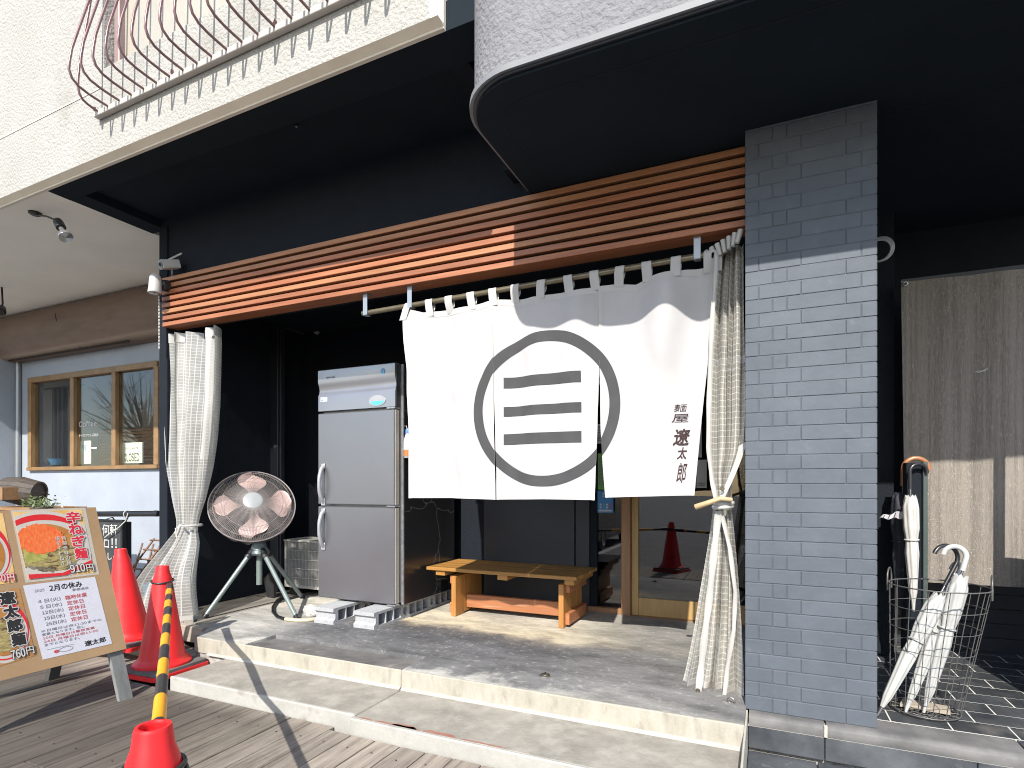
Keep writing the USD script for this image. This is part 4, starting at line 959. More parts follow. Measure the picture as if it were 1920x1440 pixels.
for i in range(150):
    a = i * 2 * math.pi / 150
    wires.append(tube([fp(.075, a, .095), fp(.16, a, .086), fp(.25, a, .058), fp(.315, a, .022), fp(FR, a, 0)], .0016, 4, False))
obj('front_wires', wires, MATS['wire_grey'], fan, kind='stuff', smooth=True)
wires = []
for i in range(60):
    a = (i + .5) * 2 * math.pi / 60
    wires.append(tube([fp(.07, a, -.105), fp(.18, a, -.10), fp(.28, a, -.07), fp(FR, a, 0)], .0012, 4, False))
obj('rear_wires', wires, MATS['wire_grey'], fan, kind='stuff', smooth=True)
obj('hub', lathe([(0, .105), (.055, .103), (.075, .096), (.078, .085), (.078, .06), (.06, .05)], 28, FC, AX), MATS['fan_grey'], fan, smooth=40)
for k in range(4):
    a0 = math.radians(84 + 90 * k)
    def blade(s, t):
        r = .05 + .252 * t
        w = .50 * np.interp(t, [0, .2, .4, .55, .68, .8, .9, .96, 1], [.42, .44, .62, .86, .99, .95, .74, .50, .10])
        a = a0 + (s - .5) * w * 2 + .10 * t
        h = .020 + .035 * (s - .5) * -2 * (.4 + .6 * t)
        return FC + (r * np.cos(a))[:, None] * fa + (r * np.sin(a))[:, None] * fb + h[:, None] * fd
    g, _ = grid(blade, 14, 18)
    obj('blade', [g, TM(np.array(g.vertices) - fd * .003, np.array(g.faces)[:, ::-1])], MATS['fan_pink'], fan, smooth=True)
obj('motor', lathe([(0, -.24), (.05, -.235), (.085, -.20), (.09, -.12), (.07, -.03), (0, -.02)], 24, FC, AX), MATS['dark_iron'], fan, smooth=40)
def net(s, t):
    a = -math.pi * (.04 + .92 * s) + .15
    r = FR * (1.012 - .0 * t) * np.cos(t * 1.2) ** .5 + .012 * np.sin(s * 40) * t
    h = .03 - .26 * t + .012 * np.sin(s * 57 + 1)
    return FC + (r * np.cos(a))[:, None] * fa + (r * np.sin(a))[:, None] * fb + h[:, None] * fd
obj('dust_net', grid(net, 90, 10)[0], MATS['net'], fan, smooth=True)
def netf(s, t):                                         # the net's lower front
    a = -math.pi * (.02 + .96 * s) + .12
    r = .10 + (FR * 1.01 - .10) * t
    h = .104 - .104 * ((r - .07) / .27) ** 2 + .006 * np.sin(s * 61 + t * 3)
    return FC + (r * np.cos(a))[:, None] * fa + (r * np.sin(a))[:, None] * fb + h[:, None] * fd
obj('dust_net', grid(netf, 90, 12)[0], MATS['net'], fan, smooth=True)
TH = at(486, 1030, Y=3.52)
obj('yoke', [tube([FC - fd * .13, FC - fd * .16 + [0, 0, -.14], TH + [0, 0, .10], TH + [0, 0, .02]], .026, 12)], MATS['dark_iron'], fan, smooth=True)
obj('tripod_head', lathe([(.03, .06), (.05, .055), (.062, .02), (.085, -.03), (.075, -.045), (.03, -.05)], 20, TH), MATS['tripod_green'], fan, smooth=40)
obj('centre_pole', [tube([TH + [0, 0, -.04], TH + [0, 0, -.30]], .024, 14), tube([TH + [0, 0, -.13], TH + [0, 0, -.136]], .0265, 14), tube([TH + [0, 0, -.215], TH + [0, 0, -.221]], .0265, 14)], MATS['tripod_green'], fan, smooth=40)
feet = [at(558, 1161, z=LZ + .004), at(383, 1158, z=LZ + .004), at(568, 1121, z=LZ + .004)]
for f in feet:
    d = f - TH; d[2] = 0; d /= np.linalg.norm(d)
    s = TH + d * .07 + np.array([0, 0, -.02])
    obj('leg', tube([s, s + (f - s) * .985], [.019, .017], 12), MATS['tripod_green'], fan, smooth=True)
    obj('leg_socket', tube([s - (f - s) * .04, s + (f - s) * .09], .026, 12), MATS['dark_iron'], fan, smooth=40)
    obj('rubber_foot', tube([s + (f - s) * .95, f], [.021, .024], 12), MATS['black_plastic'], fan, smooth=40)
# condenser behind the refrigerator
M('ac_white', (.50, .49, .45), (.56, .55, .51), rough=.5, vs=5, spots=(.38, .36, .30), spot_scale=8, spot_at=(.62, .8))
M('ac_fins', (.20, .20, .20), (.27, .27, .265), rough=.45, metal=.6, vs=20)
ac = thing('air_conditioner', 'white outdoor air conditioner unit behind the fan and refrigerator', 'air conditioner')
p0 = at(534, 1104, Y=4.10); z0, z1 = LZ + .07, at(534, 1011, Y=4.10)[2]
X0 = p0[0]
obj('casing', [cb(X0, X0 + .78, 4.12, 4.40, z0, z1 - .02, .01), cb(X0 - .01, X0 + .79, 4.09, 4.41, z1 - .0195, z1, .004), cb(X0, X0 + .02, 4.095, 4.1195, z0, z1 - .02, .002), cb(X0 + .0205, X0 + .78, 4.095, 4.1195, z0, z0 + .03, .002)], MATS['ac_white'], ac)
obj('condenser_fins', cb(X0 + .022, X0 + .775, 4.105, 4.119, z0 + .031, z1 - .021, 0), MATS['ac_fins'], ac)
obj('grille_wires', [cb(X0 + .03 + .018 * i, X0 + .033 + .018 * i, 4.094, 4.104, z0 + .031, z1 - .022, 0) for i in range(40)], MATS['ac_white'], ac, kind='stuff')
for z in np.linspace(z0 + .1, z1 - .1, 4): obj('grille_bar', cb(X0 + .022, X0 + .775, 4.088, 4.0935, z - .003, z + .003, 0), MATS['ac_white'], ac)
for x in (X0 + .06, X0 + .64): obj('foot', cb(x, x + .08, 4.10, 4.42, LZ, z0 - .001, .004), MATS['black_plastic'], ac)
hos = thing('hose', 'black and cream drain hose looped on the floor below the fan', 'hose')
pts = [at(u, v, z=LZ + .014) for u, v in ((530, 1118), (520, 1126), (512, 1138), (512, 1147), (520, 1156), (535, 1161))]
obj('black_hose', tube(pts, .013, 10), MATS['black_plastic'], hos, smooth=True)
pts = [at(u, v, z=LZ + .014) for u, v in ((535, 1161), (555, 1163), (575, 1163), (592, 1161), (606, 1157))]
M('cream_hose', (.60, .53, .38), rough=.5)
obj('cream_end', tube(pts, .015, 10), MATS['cream_hose'], hos, smooth=True)
bag = thing('plastic_bag', 'crumpled white plastic bag lying by the refrigerator blocks', 'bag')
M('bag_white', (.55, .53, .5), (.64, .62, .58), rough=.45, vs=20)
bm = trimesh.creation.icosphere(3, .11); v = np.array(bm.vertices) * [1.0, .7, .45]
v *= (1 + .7 * (meshkit.fbm(v * 22, 3, 4) - .5))[:, None]; v[:, 2] = np.maximum(v[:, 2], -.028)
obj('crumpled_film', TM(v + at(590, 1146, z=LZ + .03), bm.faces), MATS['bag_white'], bag)
wedge = thing('sign_base', 'dark grey tapered stand leaning at the wall behind the fan', 'stand')
p = at(505, 1120, z=LZ)
obj('board', hullpts([p + [dx, dy, dz] for dx, dz in ((-.03, 0), (.055, 0), (-.075, .17), (.055, .19), (.0, .23)) for dy in (0, .03)]), MATS['dark_iron'], wedge)

# ------------------------------------------------------------------ traffic cones and striped bars
M('cone_red', (.62, .010, .014), (.68, .016, .018), rough=.38, vs=6, rough2=.5)
M('rubber_grey', (.075, .072, .07), (.13, .125, .12), rough=.8, vs=8)
M('bar_black', (.022, .022, .022), (.035, .034, .033), rough=.4, vs=10)
M('bar_yellow', (.70, .29, .006), (.76, .33, .012), rough=.4, vs=10)
def cone(label, loc, rz=0.0, lean=(0, 0)):
    t = thing('traffic_cone', label, 'traffic cone', 'red traffic cones round the deck corner', loc, rz)
    sh = lambda m: TM(np.array(m.vertices) + np.outer(np.maximum(0, m.vertices[:, 2]), (lean[0], lean[1], 0)), m.faces)
    prof = [(.172, .052), (.172, .066), (.158, .076), (.134, .105), (.053, .625), (.043, .655), (.039, .69), (.036, .698), (.029, .698), (.026, .69), (.030, .62), (.045, .45)]
    obj('body', sh(lathe(prof, 40)), MATS['cone_red'], t, smooth=40)
    pl = sbox(-.2, -.2, .2, .2).buffer(-.03, join_style=2).buffer(.03)
    obj('base', prism(pl, .004, .030), MATS['cone_red'], t)
    obj('weight', prism(pl.buffer(-.012), .0305, .0515), MATS['rubber_grey'], t)
    obj('foot', [cb(x - .03, x + .03, y - .03, y + .03, .0, .0038, 0) for x in (-.13, .13) for y in (-.13, .13)], MATS['rubber_grey'], t)
    return t
cB = cone('red traffic cone beside the lower step with a striped bar hooked on', (-3.68, 2.49, .0), 3)
cone('red traffic cone half hidden behind the menu board', (-4.26, 2.64, .071), 12, (-.10, -.02))
CC = np.array([-1.264, .834, 0.])
cC = cone('nearest red traffic cone at the bottom edge of the photo', CC, 20)
def stripes(name_label, a, b, n, first=1, r=.0175):
    t = thing('striped_bar', name_label, 'barrier bar')
    a, b = np.asarray(a, float), np.asarray(b, float); L = np.linalg.norm(b - a); d = (b - a) / L
    for i in range(n):
        s0, s1 = i / n, (i + 1) / n
        obj('stripe', tube([a + d * L * s0, a + d * L * s1], r * (1.0 if i < n * .58 else 1.1), 16), MATS['bar_yellow' if (i + first) % 2 else 'bar_black'], t, smooth=40)
    return t, d
a = CC + [-.062, .048, .60]; b = at(318, 1099, Y=2.455)
bar1, d1 = stripes('yellow and black striped bar running between the two nearest cones', a, b, 13, 0)
obj('end_ring', ring(CC + [0, 0, .605], .062, .006, (0, 0, 1), 30, 8), MATS['bar_black'], bar1, smooth=True)
obj('end_ring', ring(np.array([-3.68, 2.49, .60]), .064, .006, (.1, -.1, 1), 30, 8), MATS['bar_black'], bar1, smooth=True)
obj('collar', tube([a - d1 * .01, a + d1 * .09], .0225, 14), MATS['bar_black'], bar1, smooth=40)
obj('collar', tube([b - d1 * .09, b + d1 * .005], .0215, 14), MATS['bar_black'], bar1, smooth=40)
a2 = CC + [.055, -.01, .585]; b2 = CC + [1.84, .13, .50]
bar2, d2 = stripes('black bar with a yellow stripe leaving the nearest cone to the right', a2 + np.array([.02, 0, 0]), b2, 13, 1)
obj('end_ring', ring(CC + [0, 0, .588], .0655, .0055, (0, 0, 1), 30, 8), MATS['bar_black'], bar2, smooth=True)
obj('collar', tube([a2, a2 + d2 * .12], .0235, 14), MATS['bar_black'], bar2, smooth=40)
cone('red traffic cone off to the right holding the second bar', CC + [1.90, .13, 0], 8)

# ------------------------------------------------------------------ menu board
M('board_brown', (.40, .255, .13), (.47, .31, .17), rough=.5, vs=3)
M('leg_grey', (.16, .165, .165), (.26, .265, .26), rough=.7, vs=3, stretch=(3, 12, 3), bump=.3, bs=14, bd=.003)
M('leg_dark', (.045, .044, .042), (.07, .068, .064), rough=.8, vs=3)
P0 = np.array([-3.36, 2.11, 0.]); lean = .36
bu = np.array([-lean, 0, 1.0]); bu /= np.linalg.norm(bu)          # up the board
br_ = np.array([0, 1.0, 0])                                       # to the right in the photograph
bn = np.cross(br_, bu)                                            # towards the camera
def bpx(u, v):
    q = hit(u, v, P0, bn) - P0
    return np.dot(q, br_), np.dot(q, bu)
mb = thing('menu_board', 'brown A-frame menu board with ramen posters and a closing-day notice', 'sign board')
z_lo, z_hi = bpx(246, 1214)[1], bpx(178, 951)[1]
map_ = on_plane(P0, br_, bu, bn)
obj('panel', prism(sbox(-.95, z_lo, .012, z_hi), -.014, 0, map_), MATS['board_brown'], mb)
for x0 in (-.075, -.90): obj('leg', prism(sbox(x0, -.0, x0 + .072, z_hi - .04), -.040, -.0145, map_), MATS['leg_grey'], mb)
top_b = P0 + bu * (z_hi - .05) - bn * .045
for x in (-.05, -.86):
    obj('rear_leg', hullpts([np.array([px + dx, 2.11 + x + dy, pz]) for (px, pz) in ((top_b[0] - .01, top_b[2]), (-4.16, .0)) for dx in (-.022, .022) for dy in (0, .06)]), MATS['leg_dark'], mb)
obj('rear_brace', cb(-4.07, -4.04, 1.25, 2.12, .17, .23, .003), MATS['leg_dark'], mb)
M('poster_orange', (.52, .30, .09), (.66, .46, .20), rough=.35, vs=7, stretch=(1, 1, 1))
M('poster_dark', (.40, .17, .05), (.55, .30, .12), rough=.35, vs=9)
M('bowl_red', (.50, .02, .025), rough=.35); M('bowl_white', (.62, .58, .52), rough=.35); M('soup', (.45, .16, .03), (.55, .28, .08), rough=.3, vs=14)
M('chili', (.58, .07, .018), (.66, .20, .06), rough=.35, vs=40, stretch=(1, 3, 1), det=6)
M('noodles', (.20, .17, .05), (.58, .46, .20), rough=.4, vs=34, stretch=(1, 1, 3), det=6, spots=(.12, .06, .03), spot_scale=20, spot_at=(.56, .62))
M('greens', (.30, .32, .06), (.55, .50, .16), rough=.4, vs=40, det=6)
M('text_red', (.48, .018, .035), rough=.5); M('text_black', (.018, .016, .016), rough=.5); M('text_white', (.66, .65, .62), rough=.5); M('text_pink', (.55, .09, .09), rough=.6); M('text_grey', (.22, .22, .25), rough=.6)
M('notice_paper', (.60, .60, .68), (.66, .66, .72), rough=.45, vs=4, bump=.2, bs=9, bd=.006)
M('sleeve', (.56, .50, .42), (.62, .56, .48), rough=.25, vs=6)
def quad(pts): return Polygon([bpx(u, v) for u, v in pts])
def flat(par, name, shape, d, mat, label=None, dd=.0004):
    m = prism(shape, d, d + dd, map_)
    if m is not None: return obj(name, m, MATS[mat], par, label=label)
# poster with price 910
Pq = quad([(24, 960.5), (153, 955.5), (178, 1074), (52, 1088)])
flat(mb, 'sleeve', quad([(20, 957), (160, 951.5), (186, 1077), (48, 1093)]), .0003, 'sleeve')
po = flat(mb, 'poster', Pq, .0008, 'poster_orange', 'orange poster of a bowl of red spicy leek noodles')
def loc(quadpts, s, t):
    (a, b, c, d) = [np.array(bpx(*q)) for q in quadpts]
    return (1 - t) * ((1 - s) * a + s * b) + t * ((1 - s) * d + s * c)
Q1 = [(24, 960.5), (153, 955.5), (178, 1074), (52, 1088)]
def ell(Q, s, t, rs, rt):
    c = loc(Q, s, t); w = np.linalg.norm(loc(Q, 1, .5) - loc(Q, 0, .5)); h = np.linalg.norm(loc(Q, .5, 1) - loc(Q, .5, 0))
    return affinity.translate(affinity.scale(circle(0, 0, 1, 24), rs * w, rt * h), *c)
for nm, e, d, mt in (('bowl_rim', ell(Q1, .36, .52, .72, .52), .0014, 'bowl_white'), ('bowl_band', ell(Q1, .36, .52, .66, .47).difference(ell(Q1, .36, .58, .70, .44)).intersection(quad(Q1)), .0020, 'bowl_red'), ('bowl_inside', ell(Q1, .34, .54, .56, .40), .0020, 'bowl_white'), ('soup', ell(Q1, .36, .56, .50, .36), .0026, 'soup'), ('noodles', ell(Q1, .40, .70, .42, .22), .0032, 'noodles'), ('greens', ell(Q1, .16, .62, .2, .14), .0038, 'greens'), ('chili_topping', ell(Q1, .30, .42, .34, .22), .0044, 'chili')):
    g = e.intersection(Pq)
    if nm in ('chili_topping', 'noodles', 'greens'):
        r = random.Random(len(nm)); c = np.array(g.exterior.coords); c = c + np.array([[r.uniform(-.008, .008), r.uniform(-.008, .008)] for _ in c]); g = Polygon(c).buffer(0).intersection(Pq)
    flat(po, nm, g, d, mt)
flat(po, 'bowl_foot', Polygon([loc(Q1, *q) for q in ((.02, .93), (.5, .99), (.98, .80), (.99, .70), (.5, .88), (.02, .80))]).buffer(0).intersection(Pq), .0032, 'bowl_white')
flat(po, 'bowl_lower_band', Polygon([loc(Q1, *q) for q in ((.02, .99), (.55, .99), (.98, .88), (.98, .80), (.5, .95), (.02, .92))]).buffer(0).intersection(Pq), .0038, 'bowl_red')
def text_box(par, txt, Q, s0, t0, s1, t1, mat, bold=2, d=.005, halo=None, tol=.9, hw=.004):
    a = loc(Q, s0, t1); b = loc(Q, s1, t0); c = loc(Q, (s0 + s1) / 2, (t0 + t1) / 2)
    w = np.linalg.norm(loc(Q, s1, (t0 + t1) / 2) - loc(Q, s0, (t0 + t1) / 2)); h = np.linalg.norm(loc(Q, (s0 + s1) / 2, t1) - loc(Q, (s0 + s1) / 2, t0))
    g = fit(text_shape(txt, bold, True, tol), c[0] - w / 2, c[1] - h / 2, c[0] + w / 2, c[1] + h / 2)
    if halo: flat(par, 'letter_outline', g.buffer(hw, 4).simplify(.0006), d - .0003, halo, dd=.0002)
    flat(par, 'lettering', g, d, mat)
for i, chv in enumerate('辛ねぎ麺'):
    text_box(po, chv, Q1, .72 + .005 * i, .03 + .19 * i, .95 - .005 * i, .20 + .19 * i, 'text_red', 3, .0062, 'text_white')
for k, tx in enumerate(('唐辛子とねぎ', '特製辛味の麺')):
    for i, chv in enumerate(tx): text_box(po, chv, Q1, .50 + .09 * k, .40 + .075 * i, .565 + .09 * k, .465 + .075 * i, 'text_white', 0, .0056, None, 1.5)
text_box(po, '910', Q1, .62, .845, .85, .965, 'text_white', 2, .0062, 'text_black', hw=.0025)
text_box(po, '円', Q1, .87, .86, .985, .97, 'text_white', 1, .0062, 'text_black', hw=.0025)
# closing-day notice
Q2 = [(43, 1098), (178, 1081.5), (210, 1207), (80, 1237)]
nt = flat(mb, 'notice', quad(Q2), .0008, 'notice_paper', 'white notice sheet of closing days')
text_box(nt, '2月の休み', Q2, .32, .035, .78, .125, 'text_black', 2, .0016)
text_box(nt, '2025', Q2, .12, .075, .25, .11, 'text_grey', 0, .0016, None, 1.5)
text_box(nt, '東郷通店', Q2, .62, .13, .86, .165, 'text_grey', 0, .0016, None, 1.5)
for i, (a_, b_) in enumerate((('4 日(火)', '臨時休業'), ('5 日(水)', '定休日'), ('12日(水)', '定休日'), ('19日(水)', '定休日'), ('26日(水)', '定休日'))):
    t0 = .215 + .078 * i
    text_box(nt, a_, Q2, .13 + .006 * i, t0, .43, t0 + .058, 'text_grey', 1, .0016, None, 1.2)
    text_box(nt, b_, Q2, .50, t0 - .004, .81 if i == 0 else .74, t0 + .056, 'text_pink', 1, .0016, None, 1.2)
for i, (tx, mt, e) in enumerate((('※日曜日は夜11:30までの', 'text_grey', .93), ('営業となります。但し', 'text_grey', .66), ('10日 月曜日は昼夜営業', 'text_pink', .80), ('24日 月曜日は夜11:00', 'text_pink', .84), ('までとなります。', 'text_grey', .55))):
    text_box(nt, tx, Q2, .07, .615 + .047 * i, e, .650 + .047 * i, mt, 0, .0016, None, 1.6)
text_box(nt, '遼太郎', Q2, .60, .88, .92, .955, 'text_black', 2, .0016)
flat(nt, 'rule_line', Polygon([loc(Q2, *q) for q in ((.08, .885), (.45, .885), (.45, .889), (.08, .889))]), .0016, 'text_grey')
flat(nt, 'doodle_ring', ell(Q2, .33, .93, .10, .032).difference(ell(Q2, .33, .93, .092, .026)), .0016, 'text_grey')
flat(nt, 'doodle_dot', ell(Q2, .20, .935, .035, .022), .0016, 'text_pink')
# posters cut by the frame on the left
y_l = bpx(2, 1000)[0] - .30
Q3 = [(-86, 966), (5, 962), (30, 1092), (-50, 1102)]
Q4 = [(-55, 1118), (36, 1103), (67, 1229), (-10, 1252)]
for Q, nm, lab in ((Q3, 'a', 'upper left noodle poster cut by the frame'), (Q4, 'b', 'lower left noodle poster priced 760 yen')):
    pq = quad(Q)
    o = flat(mb, 'poster', pq, .0008, 'poster_orange' if nm == 'a' else 'poster_dark', lab)
    for n2, e, d, mt in (('bowl_rim', ell(Q, .40, .55, .62, .44), .0014, 'bowl_white'), ('bowl_band', ell(Q, .40, .53, .60, .42).difference(ell(Q, .40, .57, .55, .36)), .0020, 'bowl_red'), ('soup', ell(Q, .40, .56, .46, .33), .0026, 'soup'), ('noodles', ell(Q, .36, .60, .36, .24), .0032, 'noodles' if nm == 'b' else 'chili')):
        flat(o, n2, e.intersection(pq), d, mt)
    if nm == 'a':
        text_box(o, '0', Q, .66, .87, .76, .97, 'text_white', 1, .0052, 'text_red', hw=.003); text_box(o, '円', Q, .80, .87, .97, .975, 'text_white', 1, .0052, 'text_red', hw=.003)
    else:
        for i, chv in enumerate('遼太郎麺'): text_box(o, chv, Q, .52, .02 + .20 * i, .86, .205 + .20 * i, 'text_black', 5, .0052, 'text_white')
        text_box(o, '760', Q, .42, .845, .76, .965, 'text_white', 2, .0052, 'text_black', hw=.0025); text_box(o, '円', Q, .79, .85, .98, .96, 'text_white', 1, .0052, 'text_black', hw=.0025)

# ------------------------------------------------------------------ things by the cafe
M('barrel_wood', (.055, .042, .034), (.10, .078, .06), rough=.7, vs=3, stretch=(10, 2, 10), bump=.4, bs=14)
M('crate_wood', (.28, .145, .06), (.38, .22, .10), rough=.6, vs=3, stretch=(2, 10, 10), bump=.3, bs=14)
M('leaf', (.10, .15, .05), (.22, .27, .11), rough=.5, vs=20, rnd=.2)
M('flower_white', (.55, .52, .5), (.65, .6, .58), rough=.6, vs=20)
st = thing('plant_stand', 'dark wooden stand behind the menu board carrying a tilted barrel', 'stand')
sp = at(30, 945, Y=3.0)
for dx in (-.35, .32):
    for dy in (.0, .3): obj('leg', cb(sp[0] + dx, sp[0] + dx + .05, sp[1] + dy, sp[1] + dy + .05, LZ - .002, sp[2] - .06, .003), MATS['barrel_wood'], st)
for i in range(4): obj('top_board', cb(sp[0] - .45, sp[0] + .45, sp[1] - .04 + .105 * i, sp[1] + .06 + .105 * i, sp[2] - .06, sp[2] - .03, .003), MATS['crate_wood'], st)
ba = thing('barrel', 'dark weathered wooden barrel lying open on the plant stand', 'barrel')
bc = at(42, 921, Y=3.08); bax = np.array([-.85, -.45, .12]); bax /= np.linalg.norm(bax)
fa_, fb_, fd_ = frame_of(bax)
for i in range(16):
    a0, a1 = i * 2 * math.pi / 16, (i + .94) * 2 * math.pi / 16
    pts = []
    for a_ in (a0, a1):
        for r, h in ((.115, -.16), (.14, 0), (.115, .16), (.097, -.16), (.122, 0), (.097, .16)):
            pts.append(bc + fd_ * h + r * (math.cos(a_) * fa_ + math.sin(a_) * fb_))
    obj('stave', hullpts(pts), MATS['barrel_wood'], ba)
obj('end_disc', lathe([(0, -.14), (.105, -.14), (.105, -.125), (0, -.125)], 20, bc, bax), MATS['barrel_wood'], ba)
bx_ = thing('wooden_box', 'small open orange brown wooden box in front of the barrel', 'box')
q = at(16, 926, Y=2.96)
for (a_, b_) in (((-.14, -.09, -.055), (.09, -.075, .065)), ((-.14, .075, -.055), (.09, .09, .065)), ((.075, -.0745, -.055), (.09, .0745, .065)), ((-.14, -.0745, -.055), (-.125, .0745, .065)), ((-.1245, -.0745, -.055), (.0745, .0745, -.043))):
    obj('board', cb(*[x for ax in range(3) for x in (q[ax] + a_[ax], q[ax] + b_[ax])], .002), MATS['crate_wood'], bx_)
pl = thing('potted_plant', 'small grey-green trailing plant with pale flowers beside the barrel', 'plant')
q = at(78, 950, Y=2.98)
obj('pot', lathe([(0, -.10), (.06, -.10), (.085, .0), (.085, .02), (.07, .02), (.065, .0), (0, -.005)], 20, q + [0, 0, -.02]), MATS['barrel_wood'], pl, smooth=40)
lv, fl = [], []
for i in range(150):
    c = q + np.array([nrng.normal(0, .13), nrng.normal(0, .05), abs(nrng.normal(0, .045))])
    d = nrng.normal(size=3); d /= np.linalg.norm(d); e = np.cross(d, nrng.normal(size=3)); e /= np.linalg.norm(e)
    s_ = rng.uniform(.014, .03)
    (fl if i % 4 == 0 and c[0] > q[0] else lv).append(TM([c - d * s_, c + e * s_ * .4, c + d * s_, c - e * s_ * .4], [(0, 1, 2), (0, 2, 3)]))
obj('leaves', lv, MATS['leaf'], pl, kind='stuff'); obj('flowers', fl, MATS['flower_white'], pl, kind='stuff')
for i in range(9):
    a_ = rng.uniform(0, 6.28); obj('stem', tube([q, q + [.08 * math.cos(a_), .04 * math.sin(a_), .05], q + [.18 * math.cos(a_), .06 * math.sin(a_), .06 + .03 * rng.random()]], .0025, 5), MATS['leaf'], pl, smooth=True)
pip = thing('black_rail', 'black horizontal pipe rail wrapped with cord in front of the blue wall', 'rail')
p1, p2 = at(150, 967, Y=3.30), at(297, 963, Y=3.30)
obj('pipe', tube([p1 + [-.6, 0, 0], p2], .026, 14), MATS['black_plastic'], pip, smooth=40)
obj('pipe_cap', lathe([(.0275, -.05), (.0285, -.02), (.024, .006), (0, .009)], 14, p2, (1, 0, 0)), MATS['black_plastic'], pip, smooth=40)
obj('post', cb(at(229, 1000, Y=3.36)[0], at(241, 1000, Y=3.36)[0], 3.33, 3.39, LZ - .002, at(230, 978, Y=3.36)[2], .004), MATS['black_plastic'], pip)
obj('brace', [tube([at(222, 985, Y=3.335), at(211, 970, Y=3.325)], .006, 6), tube([at(233, 982, Y=3.335), at(240, 968, Y=3.325)], .010, 6), tube([at(186, 978, Y=3.325), at(210, 970, Y=3.325)], .004, 6)], MATS['black_plastic'], pip, smooth=True)
obj('white_cord', [tube([at(240, 962, Y=3.27), at(236, 976, Y=3.27), at(224, 988, Y=3.27), at(196, 1008, Y=3.27)], .005, 6), ring(at(238, 964, Y=3.30), .03, .005, (1, 0, 0), 16, 6)], MATS['white_strap'], pip, smooth=True)
M('chalkboard', (.022, .026, .028), (.05, .055, .058), rough=.75, vs=6)
ck = thing('chalkboard_sign', 'black chalkboard with white handwriting behind the nearest cones', 'chalkboard')
c0, c1 = at(178, 1085, Y=3.30), at(228, 979, Y=3.30)
obj('board', cb(c0[0] - .30, c1[0], 3.30, 3.318, LZ + .02, c1[2], .003), MATS['chalkboard'], ck)
obj('frame', [cb(c1[0] - .004, c1[0] + .022, 3.29, 3.325, LZ + .002, c1[2] + .02, .003), cb(c0[0] - .33, c1[0] - .005, 3.29, 3.325, c1[2] + .001, c1[2] + .02, .003)], MATS['black_plastic'], ck)
def chalk(txt, u0, v0, u1, v1):
    a_, b_ = at(u0, v1, Y=3.299), at(u1, v0, Y=3.299)
    obj('chalk_lettering', prism(fit(text_shape(txt, 0), a_[0], a_[2], b_[0], b_[2]), 0, .0006, on_plane((0, 3.299, 0), (1, 0, 0), (0, 0, 1), (0, -1, 0))), MATS['text_white'], ck)
chalk('何', 192, 983, 205, 1004); chalk('軒', 206, 983, 220, 1003); chalk('ロ', 195, 1012, 204, 1027); chalk('!!', 209, 1010, 219, 1027); chalk('しそ', 202, 1038, 221, 1049)
ra = thing('display_rack', 'folding brown bamboo lattice rack on the deck by the blue wall', 'rack')
M('bamboo', (.17, .09, .055), (.27, .15, .09), rough=.55, vs=6)
r0 = at(238, 1090, z=LZ); r1 = at(300, 1094, z=LZ)
Yr = r0[1] - .05; wr = 1.0; zt = at(262, 1014, Y=Yr)[2]
X0r = r0[0]; hr = zt - LZ
for i in range(4):
    x = X0r + .19 * i
    obj('upright', tube([(x, Yr, LZ), (x + .16, Yr + .25, zt)], .011, 7), MATS['bamboo'], ra, smooth=True)
    obj('upright', tube([(x + .17, Yr - .02, LZ), (x + .0, Yr + .22, zt - .06)], .010, 7), MATS['bamboo'], ra, smooth=True)
for j in range(5):
    s_ = (j + .4) / 4.6
    obj('cross_rod', tube([(X0r - .03 + .16 * s_, Yr + .25 * s_ - .012, LZ + hr * s_), (X0r + .74 + .16 * s_, Yr + .25 * s_ - .012, LZ + hr * s_ + .012)], .0095, 7), MATS['bamboo'], ra, smooth=True)
    obj('cross_rod', tube([(X0r - .0 + .16 * s_, Yr + .25 * s_ + .09, LZ + hr * s_ - .03), (X0r + .72 + .16 * s_, Yr + .25 * s_ + .09, LZ + hr * s_ - .02)], .0085, 7), MATS['bamboo'], ra, smooth=True)
bk = thing('blue_basket', 'small blue plastic basket at the foot of the bamboo rack', 'basket')
M('basket_blue', (.06, .22, .40), (.09, .28, .47), rough=.5)
q = at(287, 1088, Y=3.55)
obj('basket_body', lathe([(0, -.07), (.075, -.07), (.09, .04), (.096, .045), (.09, .05), (.083, .04), (.07, -.055), (0, -.055)], 20, (q[0], q[1], LZ + .07)), MATS['basket_blue'], bk, smooth=40)

# in the cafe window
cs = thing('closed_sign', 'white closed sign standing inside the cafe window', 'sign')
YW = CY + .10
a_, b_ = at(226, 869, Y=YW), at(266, 829, Y=YW)
M('sign_cream', (.52, .56, .45), (.58, .62, .5), rough=.6, vs=5)
obj('board', cb(a_[0], b_[0], YW, YW + .02, a_[2], b_[2], .003), MATS['sign_cream'], cs)
def wtxt(par, txt, u0, v0, u1, v1, Y, mat, cjk=False, bold=1, name='lettering'):
    p_, q_ = at(u0, v1, Y=Y), at(u1, v0, Y=Y)
    obj(name, prism(fit(text_shape(txt, bold, cjk), p_[0], p_[2], q_[0], q_[2]), 0, .0006, on_plane((0, Y, 0), (1, 0, 0), (0, 0, 1), (0, -1, 0))), MATS[mat], par)
wtxt(cs, "Sorry we're", 233, 837, 259, 844, YW - .0008, 'text_black', bold=0); wtxt(cs, 'CLOSED', 232, 849, 261, 866, YW - .0008, 'text_black', bold=2)
cd = thing('menu_card', 'narrow white card standing behind the middle cafe pane', 'card')
a_, b_ = at(149, 870, Y=YW), at(170, 826, Y=YW)
obj('card', cb(a_[0], b_[0], YW, YW + .008, a_[2], b_[2], .001), MATS['sign_cream'], cd)
